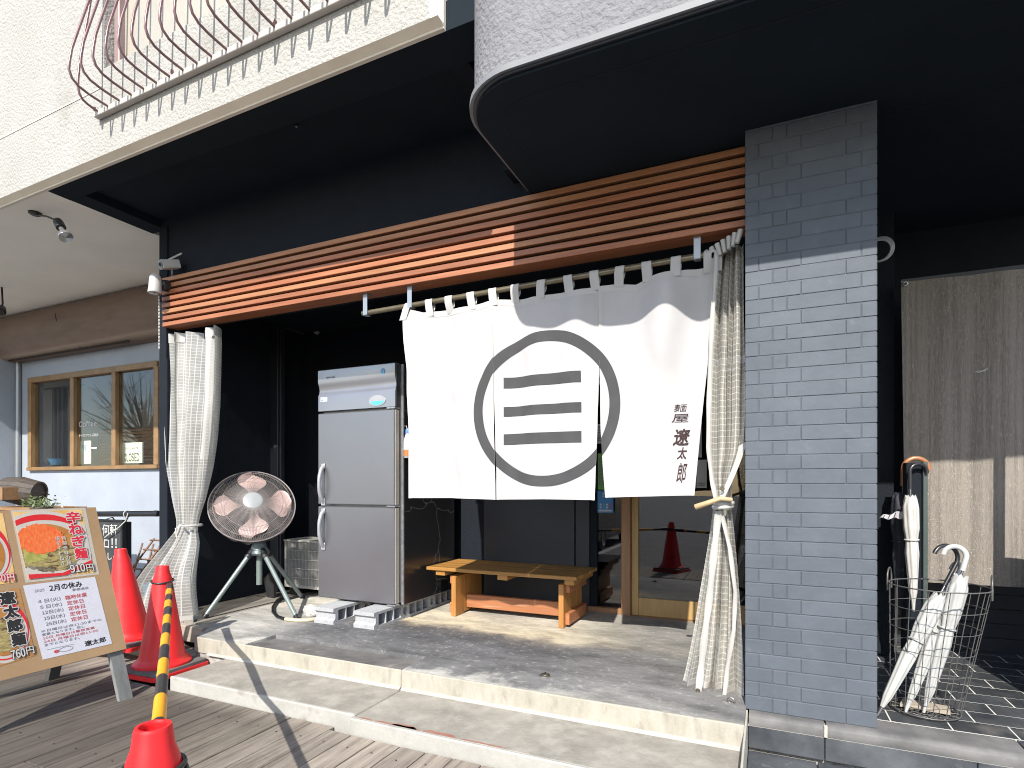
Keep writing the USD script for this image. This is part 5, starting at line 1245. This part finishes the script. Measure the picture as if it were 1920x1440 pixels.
obj('card_print', [cb(a_[0] + .05 + .03 * i, a_[0] + .07 + .03 * i, YW - .001, YW - .0002, a_[2] + .2 - .02 * i, a_[2] + .24, 0) for i in range(3)], MATS['basket_blue'], cd)
YP = CY + .0185
wl_ = [o for o in stage.GetPrimAtPath('/World/cafe_front/window').GetChildren() if o.GetName().startswith('pane')][1]
wtxt(wl_, 'Coffee,', 148, 788, 184, 803, YP, 'text_white', bold=0, name='window_lettering')
wtxt(wl_, 'テイクアウト OPEN', 148, 812, 184, 820, YP, 'text_white', cjk=True, bold=0, name='window_lettering')
ar = at(174, 840, Y=YP); obj('window_arrow', prism(Polygon([(-.10, 0), (-.05, .035), (-.05, .012), (.08, .01), (.08, -.01), (-.05, -.012), (-.05, -.035)]), 0, .0006, on_plane(ar, (1, 0, 0), (0, 0, 1), (0, -1, 0))), MATS['text_white'], wl_)
bl = thing('window_blind', 'brown slatted blind inside the right and middle cafe panes', 'blind')
M('blind_brown', (.16, .085, .04), (.22, .12, .06), rough=.5, vs=4)
xa_, xb_ = at(188, 840, Y=5.1)[0], at(300, 840, Y=5.1)[0] + .4
for i in range(12):
    z = at(250, 806, Y=5.1)[2] - .045 * i
    obj('slat', cb(xa_, xb_, 5.1, 5.112, z - .016, z + .016, .002), MATS['blind_brown'], bl)
cu = thing('dark_curtain', 'dark brown curtain hanging inside the left cafe pane', 'curtain')
obj('drape', grid(lambda s, t: np.stack([at(98, 800, Y=5.0)[0] + .35 * s, 5.0 + .03 * np.sin(s * 20), EYE + 1.45 - 1.5 * t], 1), 30, 2)[0], MATS['dark_brown'], cu, smooth=True)
obj('curtain_rail', rod((at(98, 800, Y=5.0)[0] - .3, 5.0, EYE + 1.46), (at(98, 800, Y=5.0)[0] + .8, 5.0, EYE + 1.46), .012), MATS['dark_iron'], cu)
for k, (u, v, s_) in enumerate(((84, 870, .06), (106, 866, .10))):
    q = at(u, v, Y=YW + .1); bw = thing('bowl', ('white bowl on the sill behind the left cafe pane', 'teal cup on the sill behind the left cafe pane')[k], 'bowl')
    obj('dish', lathe([(0, -s_ * .4), (s_ * .6, -s_ * .4), (s_, s_ * .4), (s_ * .93, s_ * .4), (s_ * .5, -s_ * .3), (0, -s_ * .3)], 20, q), MATS['bowl_white' if k == 0 else 'basket_blue'], bw, smooth=40)
sill = obj('inner_sill', cb(-10.2, -4.82, CY + .15, CY + .42, cwz0 - .06, cwz0 - .02, .003), MATS['oak'], cafe)

# ------------------------------------------------------------------ lamp, cameras and chain
sl = thing('spot_lamp', 'small black spot lamp with bare bulb on the beige ceiling', 'lamp')
CZ = H(2.146)
m0 = at(66, 397, z=CZ)
e_ = at(108, 414, Y=m0[1] + .02); k0 = at(118, 424, Y=m0[1] + .02); k1 = at(123, 444, Y=m0[1] + .02)
obj('mount', lathe([(0, 0), (.045, 0), (.045, -.018), (.03, -.028), (0, -.03)], 20, m0), MATS['black_plastic'], sl, smooth=40)
obj('arm', tube([m0 + [0, 0, -.025], m0 * .5 + e_ * .5, e_], .007, 8), MATS['black_plastic'], sl, smooth=True)
dl = (at(124, 446, Y=m0[1] + .02) - e_); Ld = np.linalg.norm(dl); dl /= Ld
obj('socket', lathe([(0, 0), (.03, .002), (.034, .02), (.034, Ld * .42), (0, Ld * .43)], 16, e_, dl), MATS['black_plastic'], sl, smooth=40)
M('bulb_silver', (.5, .5, .5), rough=.15, metal=.7)
obj('bulb', lathe([(.018, Ld * .40), (.02, Ld * .6), (.05, Ld * .92), (.048, Ld * .97), (0, Ld * 1.0)], 20, e_, dl), MATS['bulb_silver'], sl, smooth=40)
M('cam_white', (.34, .34, .33), (.42, .42, .41), rough=.45, vs=8); M('lens_black', (.006, .006, .008), rough=.1)
c1_ = thing('security_camera', 'boxy security camera with antenna above the slat fascia, left end', 'camera')
q = at(309, 496, Y=2.96); dv = np.array([-.25, -.93, -.28]); dv /= np.linalg.norm(dv); a1, b1, d1_ = frame_of(dv)
if b1[2] < 0: b1 = -b1
def obox(c, hx_, hy_, l0, l1, ch=.006):
    return hullpts([c + a1 * sx * (hx_ - (ch if k else 0)) + b1 * sy * (hy_ - (0 if k else ch)) + d1_ * l for sx in (-1, 1) for sy in (-1, 1) for l in (l0, l1) for k in (0, 1)])
obj('housing', obox(q, .042, .032, -.10, .03), MATS['cam_white'], c1_)
obj('front_glass', obox(q, .036, .026, .0302, .034, .012), MATS['lens_black'], c1_)
obj('lens_ring', ring(q + d1_ * .036, .012, .003, d1_, 20, 6), MATS['dark_iron'], c1_, smooth=True)
obj('antenna', tube([at(314, 488, Y=3.02), at(341, 475, Y=3.05)], .007, 8), MATS['cam_white'], c1_, smooth=True)
obj('bracket', [lathe([(0, 0), (.04, .002), (.04, .014), (.02, .03), (0, .03)], 18, at(322, 498, Y=3.10), (0, -1, 0)), tube([at(322, 498, Y=3.08), q - d1_ * .06], .012, 8)], MATS['cam_white'], c1_, smooth=40)
obj('cable', tube([at(323, 503, Y=3.075), at(323, 517, Y=3.09), at(321, 524, Y=3.09)], .004, 6), MATS['cam_white'], c1_, smooth=True)
c2_ = thing('sensor_light', 'bullet shaped sensor lamp hanging at the left end of the slats', 'lamp')
q = at(291, 534, Y=2.95); dd2 = np.array([.08, -.10, -1.0])
obj('housing', lathe([(0, -.085), (.03, -.08), (.042, -.06), (.048, .05), (.050, .06), (.046, .072)], 24, q, dd2), MATS['cam_white'], c2_, smooth=40)
obj('lens', lathe([(.045, .071), (.03, .078), (0, .08)], 24, q, dd2), MATS['bulb_silver'], c2_, smooth=40)
obj('joint', [tube([q + [.03, .02, .01], at(306, 537, Y=3.02)], .016, 10), lathe([(0, 0), (.045, 0), (.045, -.05), (.03, -.065), (0, -.07)], 20, at(314, 536, Y=3.05), (0, 1, .25))], MATS['dark_iron'], c2_, smooth=40)
chn = thing('rain_chain', 'thin pale bead chain hanging at the left pier', 'chain')
for i in range(16):
    p_ = at(298.5, 556 + 6.4 * i, Y=3.02)
    obj('link', lathe([(0, -.013), (.005, -.010), (.006, 0), (.005, .010), (0, .013)], 8, p_), MATS['cam_white'], chn, smooth=True)
sg = thing('ceiling_spotlight', 'dark lamp end at the far left under the beige ceiling', 'lamp')
q = at(2, 582, Y=3.3); obj('lamp_body', lathe([(0, -.06), (.04, -.055), (.045, .04), (.03, .06), (0, .06)], 16, q, (.6, -.3, -.5)), MATS['black_plastic'], sg, smooth=40)
obj('arm', tube([q, q + [-.08, .05, .10], (q[0] - .1, q[1] + .05, CZ)], .009, 8), MATS['black_plastic'], sg, smooth=True)
wlc = thing('cable_coil', 'grey cable coil on the dark wall just right of the pillar', 'cable')
q = at(1648, 470, Y=3.6)
for i in range(3): obj('loop', ring(q + [.004 * i, .01 * i, .006 * i], .055 + .004 * i, .005, (.3, 1, .1), 30, 6), MATS['fan_grey'], wlc, smooth=True)
sd = thing('wall_sensor', 'small white round fitting high on the dark wall left of the refrigerator', 'sensor')
q = at(594, 622, Y=4.59); obj('body', lathe([(0, -.03), (.02, -.028), (.028, -.01), (.028, .012)], 16, q, (0, 1, 0)), MATS['cam_white'], sd, smooth=40)
obj('lens', lathe([(0, -.034), (.01, -.031), (.012, -.028)], 12, q, (0, 1, 0)), MATS['lens_black'], sd)
nst = thing('cobweb_scrap', 'torn pale cobweb scraps hanging under the black soffit', 'cobweb')
M('cobweb', (.14, .135, .12), (.2, .19, .17), rough=.9, vs=20)
for (u, v, L_) in ((545, 205, 1), (555, 238, .45)):
    q = at(u, v, z=H(2.19))
    pts = [q + np.array([.05 * L_ * dx, .03 * dy, dz]) for dx, dy, dz in ((-.5, 0, .005), (.1, .3, -.004), (.5, .1, .002), (1.2, -.6, -.01), (.2, -.5, -.006))]
    obj('scrap', hullpts(pts + [p_ + np.array([0, 0, .002]) for p_ in pts]), MATS['cobweb'], nst)

# ------------------------------------------------------------------ sunshade, basket of umbrellas
def shade_mat():
    nodes = {'tc': ('texture_coordinate', {}), 'mp': ('mapping', {'scale': (230, 230, 26)}), 'n': ('noise_texture', {'scale': 1.0, 'detail': 4.0}), 'mp2': ('mapping', {'scale': (46, 46, .8)}), 'n2': ('noise_texture', {'scale': 1.0, 'detail': 3.0}),
             'a': ('math', {'math_type': 'multiply_add', 'value2': .75}), 'r': ('rgb_ramp', {'ramp': [(.45, (.105, .095, .083)), (.8, (.165, .147, .128)), (1.0, (.21, .187, .163))]}),
             'v': ('noise_texture', {'scale': 210.0}), 'rs': ('map_range', {'from_min': .6, 'from_max': .7, 'to_min': 0, 'to_max': .7, 'clamp': True}), 'mx': ('mix_color', {'b': (.50, .46, .38)}),
             'p': ('principled_bsdf', {'roughness': .9, 'specular_ior_level': .15}), 'tl': ('translucent_bsdf', {'color': (.2, .18, .15)}), 'm': ('mix_closure', {'fac': .12}), 'b': ('bump', {'strength': .5, 'distance': .004})}
    links = [('tc.object', 'mp.vector'), ('mp.vector', 'n.vector'), ('tc.object', 'mp2.vector'), ('mp2.vector', 'n2.vector'), ('n.fac', 'a.value1'), ('n2.fac', 'a.value3'), ('a.value', 'r.fac'), ('tc.object', 'v.vector'), ('v.fac', 'rs.value'), ('rs.result', 'mx.fac'), ('r.color', 'mx.a'), ('mx.result', 'p.base_color'), ('n.fac', 'b.height'), ('b.normal', 'p.normal'), ('p.BSDF', 'm.closure1'), ('tl.BSDF', 'm.closure2')]
    MATS['shade_cloth'] = usdkit.material(stage, '/World/Looks/shade_cloth', nodes, links, surface='m.closure')
shade_mat()
ss = thing('sunshade', 'brown-grey mesh sunshade cloth hung over the right wall', 'sunshade')
SY = 4.03
tl_, bl_ = at(1690, 527, Y=SY), at(1699, 1090, Y=SY)
def shade(s, t):
    x = tl_[0] + (bl_[0] - tl_[0]) * t + 1.3 * s
    z = tl_[2] + .012 * s + (bl_[2] - tl_[2]) * t - .012 * np.sin(s * 3.1) * (1 - t) * 2
    return np.stack([x, SY + .012 * np.sin(s * 9 + 1) * (1 - .5 * t) + .05 * t * 0 + .006 * np.sin(s * 31), z], 1)
g, _ = grid(shade, 80, 30)
obj('cloth', g, MATS['shade_cloth'], ss, smooth=True)
obj('top_hem', grid(lambda s, t: shade(s, t * .022) - [0, .002, 0], 60, 2)[0], MATS['shade_cloth'], ss, smooth=True)
obj('grommet', ring(tl_ + [.02, -.006, -.02], .011, .0042, (0, 1, 0), 20, 6), MATS['bulb_silver'], ss, smooth=True)
q = at(1841, 695, Y=SY - .012)
obj('tear', [tube([q + [-.03, 0, -.006], q + [-.01, -.004, .0], q + [.0, 0, -.005], q + [.022, -.004, .012], q + [.026, 0, .0]], .0022, 5), tube([q + [-.02, 0, -.012], q + [.0, -.003, -.004], q + [.018, 0, .0]], .002, 5)], MATS['white_strap'], ss, smooth=True)
obj('batten', cb(tl_[0], tl_[0] + 1.3, SY + .03, SY + .05, tl_[2] - .01, tl_[2] + .02, .003), MATS['navy_panel'], ss)
obj('bottom_bar', cb(bl_[0] + .005, bl_[0] + 1.3, SY + .012, SY + .03, bl_[2] - .002, bl_[2] + .016, .003), MATS['navy_panel'], ss)
M('post_green', (.035, .055, .05), (.05, .075, .068), rough=.5, vs=6)
po_ = thing('umbrella_post', 'dark green flat post beside the sunshade with umbrellas hooked over it', 'post')
PX = at(1738, 1000, Y=3.80)[0]; pzt = at(1737, 866, Y=3.80)[2]
obj('edge', cb(PX - .022, PX, 3.78, 3.96, .17, pzt, .003), MATS['post_green'], po_)
obj('face', cb(PX - .095, PX - .0225, 3.80, 3.95, .17, pzt - .002, .003), MATS['navy_wall'], po_)

M('umb_film', (.56, .57, .55), (.66, .66, .64), rough=.25, vs=12, bump=.3, bs=18, bd=.006, rough2=.4)
M('umb_white', (.62, .62, .60), rough=.35); M('umb_black', (.02, .02, .022), rough=.3); M('umb_chrome', (.4, .4, .42), rough=.25, metal=.9)
M('umb_navy', (.010, .012, .022), (.02, .024, .04), rough=.7, vs=14, spots=(.09, .11, .13), spot_scale=10, spot_at=(.64, .7)); M('umb_wood', (.34, .13, .055), (.42, .19, .085), rough=.35, vs=8); M('umb_dusk', (.46, .45, .43), (.56, .55, .52), rough=.4, vs=12, bump=.3, bs=18, bd=.006)
def umbrella(label, tip, top, fab, hand, hook_dir, rmax=.034, tipmat='umb_white', hr=.045, hl=.12, tie=True, group=None, flare=.62, hthick=.0095):
    "a furled umbrella from its tip to the top of the fabric, with a crook handle"
    t = thing('umbrella', label, 'umbrella', group)
    tip, top = np.asarray(tip, float), np.asarray(top, float); L = np.linalg.norm(top - tip); d = (top - tip) / L
    a, b, _ = frame_of(d)
    n = 48; S = np.linspace(.07, 1, 40); V = []
    r_ = random.Random(len(label))
    ph = r_.uniform(0, 6)
    for s in S:
        rad = rmax * (np.interp(s, [.07, .16, .5, flare, .72, .9, 1.0], [.22, .5, .86, .74, .98, 1.0, .72]))
        for j in range(n):
            th = j * 2 * math.pi / n
            rr = rad * (1 + .18 * abs(math.sin(4 * th + ph + 2.2 * s)) - .10 + (.10 * math.sin(8 * th + 9) if s > .95 else 0))
            V.append(tip + d * L * (s + (.012 * math.sin(8 * th) if s > .99 else 0)) + rr * (math.cos(th) * a + math.sin(th) * b))
    F = []
    for i in range(len(S) - 1):
        for j in range(n):
            k = (j + 1) % n; F += [(i * n + j, i * n + k, (i + 1) * n + k), (i * n + j, (i + 1) * n + k, (i + 1) * n + j)]
    V.append(tip + d * L * .985); c = len(V) - 1
    for j in range(n): F.append(((len(S) - 1) * n + j, (len(S) - 1) * n + (j + 1) % n, c))
    obj('canopy', TM(V, F), MATS[fab], t, smooth=60)
    obj('ferrule', tube([tip, tip + d * L * .075], [.006, .0095], 10), MATS[tipmat], t, smooth=40)
    if tie: obj('tie', ring(tip + d * L * flare, rmax * .88, .005, d, 24, 6), MATS[fab], t, smooth=True)
    s0 = top - d * .01; h = np.asarray(hook_dir, float); h = h - d * np.dot(h, d); h /= np.linalg.norm(h)
    obj('shaft', tube([s0, top + d * (hl * .45)], .005, 8), MATS['umb_chrome'], t, smooth=True)
    pts = [top + d * hl * .3, top + d * hl]
    c0_ = top + d * hl + h * hr
    for ang in np.linspace(math.pi, -.15, 14)[1:]: pts.append(c0_ + hr * (math.cos(ang) * h + math.sin(ang) * d))
    obj('handle', tube(pts, hthick, 12), MATS[hand], t, smooth=40)
    return t
bs_ = thing('umbrella_basket', 'tall grey wire basket holding white umbrellas on the tiled floor', 'umbrella stand')
M('basket_wire', (.13, .125, .12), (.2, .195, .185), rough=.45, metal=.5, vs=10)
BC = at(1733, 1333, z=.172); TZ = at(1760, 1098, Y=BC[1])[2] - .172
shx = .055
def bp(a_, z_):
    r = .135 + (.195 - .135) * z_ / TZ
    return np.array([BC[0] + shx * z_ / TZ + r * math.cos(a_), BC[1] + r * math.sin(a_), .172 + z_])
for k in range(7):
    z_ = .012 + (TZ - .012) * k / 6
    obj('hoop', tube([bp(a_, z_) for a_ in np.linspace(0, 2 * math.pi, 41)], .0032 if k in (0, 6) else .0018, 6, False), MATS['basket_wire'], bs_, smooth=True)
for k in range(16):
    a_ = k * 2 * math.pi / 16
    obj('upright_wire', tube([bp(a_, .012), bp(a_, TZ)], .0018, 6), MATS['basket_wire'], bs_, smooth=True)
for k in range(4): obj('base_ring', ring((BC[0], BC[1], .176), .03 + .032 * k, .0025, (0, 0, 1), 32, 6), MATS['basket_wire'], bs_, smooth=True)
for k in range(8):
    a_ = k * math.pi / 8; obj('base_wire', tube([bp(a_, .007), bp(a_ + math.pi, .007)], .0025, 6), MATS['basket_wire'], bs_, smooth=True)
for a_ in (math.pi - .35, -.25):
    c = bp(a_, TZ - .02); w_ = np.array([-math.sin(a_), math.cos(a_), 0]) * .045
    obj('carry_handle', tube([c - w_ + [0, 0, -.02]] + [c + w_ * math.cos(q_) * -1 + [0, 0, .03 + .055 * math.sin(q_)] for q_ in np.linspace(0, math.pi, 12)] + [c + w_ + [0, 0, -.02]], .004, 8), MATS['basket_wire'], bs_, smooth=True)
brd = thing('wood_board', 'pale wooden board lying in the bottom of the wire basket', 'board')
q = BC + [.0, .01, .012]
obj('plank', hullpts([q + [x, y, z] for x, y in ((-.10, -.03), (.09, -.055), (.105, .02), (-.07, .06)) for z in (.0, .016)]), MATS['old_beam'], brd)
um = 'white furled umbrellas in the wire basket'
uY = BC[1]
umbrella('white vinyl umbrella with a black crook handle, its tip poking out of the basket', at(1645, 1342, Y=uY - .16), at(1762, 1116, Y=uY - .02), 'umb_film', 'umb_black', at(1730, 1052, Y=uY - .05) - at(1780, 1050, Y=uY + .0), .036, 'umb_chrome', .055, .17, group=um)
umbrella('white umbrella in the basket with a short straight-looking white handle', at(1696, 1339, Y=uY - .08), at(1790, 1092, Y=uY + .03), 'umb_film', 'umb_white', (-.25, 1, 0), .034, 'umb_white', .032, .065, group=um)
umbrella('white umbrella with a large white crook handle standing highest in the basket', at(1732, 1336, Y=uY - .06), at(1802, 1080, Y=uY - .02), 'umb_film', 'umb_white', (-1, .1, 0), .037, 'umb_white', .042, .085, group=um, hthick=.0115)
umbrella('white umbrella hooked by a black handle over the green post', at(1713, 1146, Y=3.74), at(1707, 930, Y=3.74), 'umb_dusk', 'umb_black', (1, .35, 0), .036, 'umb_dusk', .045, .13)
umbrella('dark navy plaid umbrella with a brown wooden crook handle on the green post', at(1690, 1160, Y=3.90), at(1693, 925, Y=3.90), 'umb_navy', 'umb_wood', (1, .1, 0), .055, 'umb_black', .062, .14, hthick=.013)
M('strap_white', (.5, .48, .52), (.6, .58, .62), rough=.7, vs=20)
sr = thing('striped_cloth', 'corner of white cloth with stripes poking out beside the hanging umbrellas', 'cloth')
q = at(1672, 968, Y=3.78)
obj('cloth', grid(lambda s, t: q + np.stack([-.05 + .11 * s - .01 * t, .01 * np.sin(9 * s), .035 * s - .045 * t * (.3 + .7 * s) + .006 * np.sin(12 * s)], 1), 12, 6)[0], MATS['strap_white'], sr, smooth=True)
for k in range(3): obj('stripe', grid(lambda s, t: q + np.stack([-.05 + .11 * (.15 + .22 * k + .04 * s) - .01 * t, -.003 + .01 * np.sin(9 * (.15 + .22 * k)) + 0 * s, .035 * (.15 + .22 * k) - .045 * t * (.3 + .7 * (.15 + .22 * k))], 1), 2, 4)[0], MATS['umb_navy'], sr)

# ------------------------------------------------------------------ beyond the frame: what shades and is mirrored
M('partition_steel', (.2, .2, .2), (.25, .25, .25), rough=.5)
pt_ = thing('low_partition', 'added grey partition with a slim post, unseen, placed to cast shadows on the sunshade', 'partition')
obj('post', cb(1.225, 1.27, 3.58, 3.62, .165, H(1.69), .003), MATS['partition_steel'], pt_)  # added post and panel, shaped to cast the shadow strip on the sunshade
obj('panel', cb(1.271, 2.3, 3.585, 3.615, .168, 1.17, .003), MATS['partition_steel'], pt_)
M('van_black', (.012, .012, .014), rough=.25, spec=.6); M('tyre', (.02, .02, .02), rough=.8); M('rim', (.35, .35, .36), rough=.3, metal=.8)
glass('van_glass', (.12, .13, .13), 1.5, 0.0, .05)
def van(label, x0, x1, yf, L_, h):
    t = thing('parked_van', label, 'van')
    yb = yf - L_; c = .05; zb = GZ + .22; zt = GZ + h; zw = GZ + h * .52
    pr = [(yf, zb), (yf + .0, zw - .12), (yf - .06, zw + .02), (yf - .27, zt - .05), (yf - .38, zt), (yb + .12, zt), (yb, zt - .12), (yb, zb)]
    m = prism(Polygon(pr).buffer(-.05).buffer(.05), x0, x1, lambda v: np.stack([v[:, 2], v[:, 0], v[:, 1]], 1))
    obj('body', m, MATS['van_black'], t)
    ws = [(yf - .075, zw + .06), (yf - .24, zt - .10)]
    n_ = np.array([0, ws[1][1] - ws[0][1], ws[0][0] - ws[1][0]]); n_ /= np.linalg.norm(n_)
    obj('windscreen', TM([np.array([x, y, z]) + n_ * .008 for (y, z) in ws for x in (x0 + .08, x1 - .08)], [(0, 1, 3), (0, 3, 2)]), MATS['van_glass'], t)
    for s_, x in ((-1, x0 - .004), (1, x1 + .004)):
        obj('side_window', TM([(x, yf - .55, zw + .08), (x, yb + .25, zw + .08), (x, yb + .25, zt - .12), (x, yf - .72, zt - .12)], [(0, 1, 2), (0, 2, 3)]), MATS['van_glass'], t)
        for y in (yf - .6, yb + .6):
            xx = x - s_ * .10
            w_ = obj('wheel', lathe([(0, -.09), (.2, -.09), (.275, -.07), (.28, 0), (.275, .07), (.2, .09), (0, .09)], 28, (xx, y, GZ + .28), (1, 0, 0)), MATS['tyre'], t, smooth=40)
            obj('rim', lathe([(0, .0), (.17, .0), (.18, .012)], 24, (xx + s_ * .092, y, GZ + .28), (s_, 0, 0)), MATS['rim'], w_)
    for x in (x0 + .12, x1 - .30): obj('headlight', cb(x, x + .18, yf - .01, yf + .015, zw - .28, zw - .14, .01), MATS['bulb_silver'], t)
    obj('bumper', cb(x0 + .02, x1 - .02, yf - .02, yf + .06, zb - .02, zb + .2, .03), MATS['van_black'], t)
    return t
van('black flat-nosed van parked left behind the photographer', -4.6, -3.12, -1.7, 3.4, 1.92)
van('dark van parked right behind the photographer', 1.2, 2.7, -.9, 3.6, 1.9)
M('bark', (.06, .05, .04), (.10, .085, .07), rough=.9, vs=8)
tr = thing('bare_tree', 'leafless pollarded tree across the car park, mirrored in the cafe window', 'tree')
tb = np.array([-20.6, -5.0, GZ])
obj('trunk', tube([tb, tb + [.05, 0, 1.2], tb + [0, .1, 2.2], tb + [.05, .1, 3.0]], [.24, .20, .22, .26], 12), MATS['bark'], tr, smooth=True)
brs = []
for i in range(70):
    a_ = rng.uniform(0, 6.28); e = rng.uniform(.25, 1.4); L_ = rng.uniform(1.2, 2.6)
    d_ = np.array([math.cos(a_) * math.cos(e), math.sin(a_) * math.cos(e), math.sin(e)])
    s_ = tb + [.05, .1, 2.9 + rng.uniform(-.3, .3)]; k_ = s_ + d_ * L_ * .5 + nrng.normal(0, .08, 3); f_ = s_ + d_ * L_ + [0, 0, .25]
    brs.append(tube([s_, k_, f_], [.035, .02, .006], 5, False))
    for _ in range(3):
        q = k_ + (f_ - k_) * rng.uniform(0, .8); brs.append(tube([q, q + nrng.normal(0, .22, 3) + [0, 0, .2]], [.01, .004], 4, False))
obj('branches', brs, MATS['bark'], tr, kind='stuff', smooth=True)
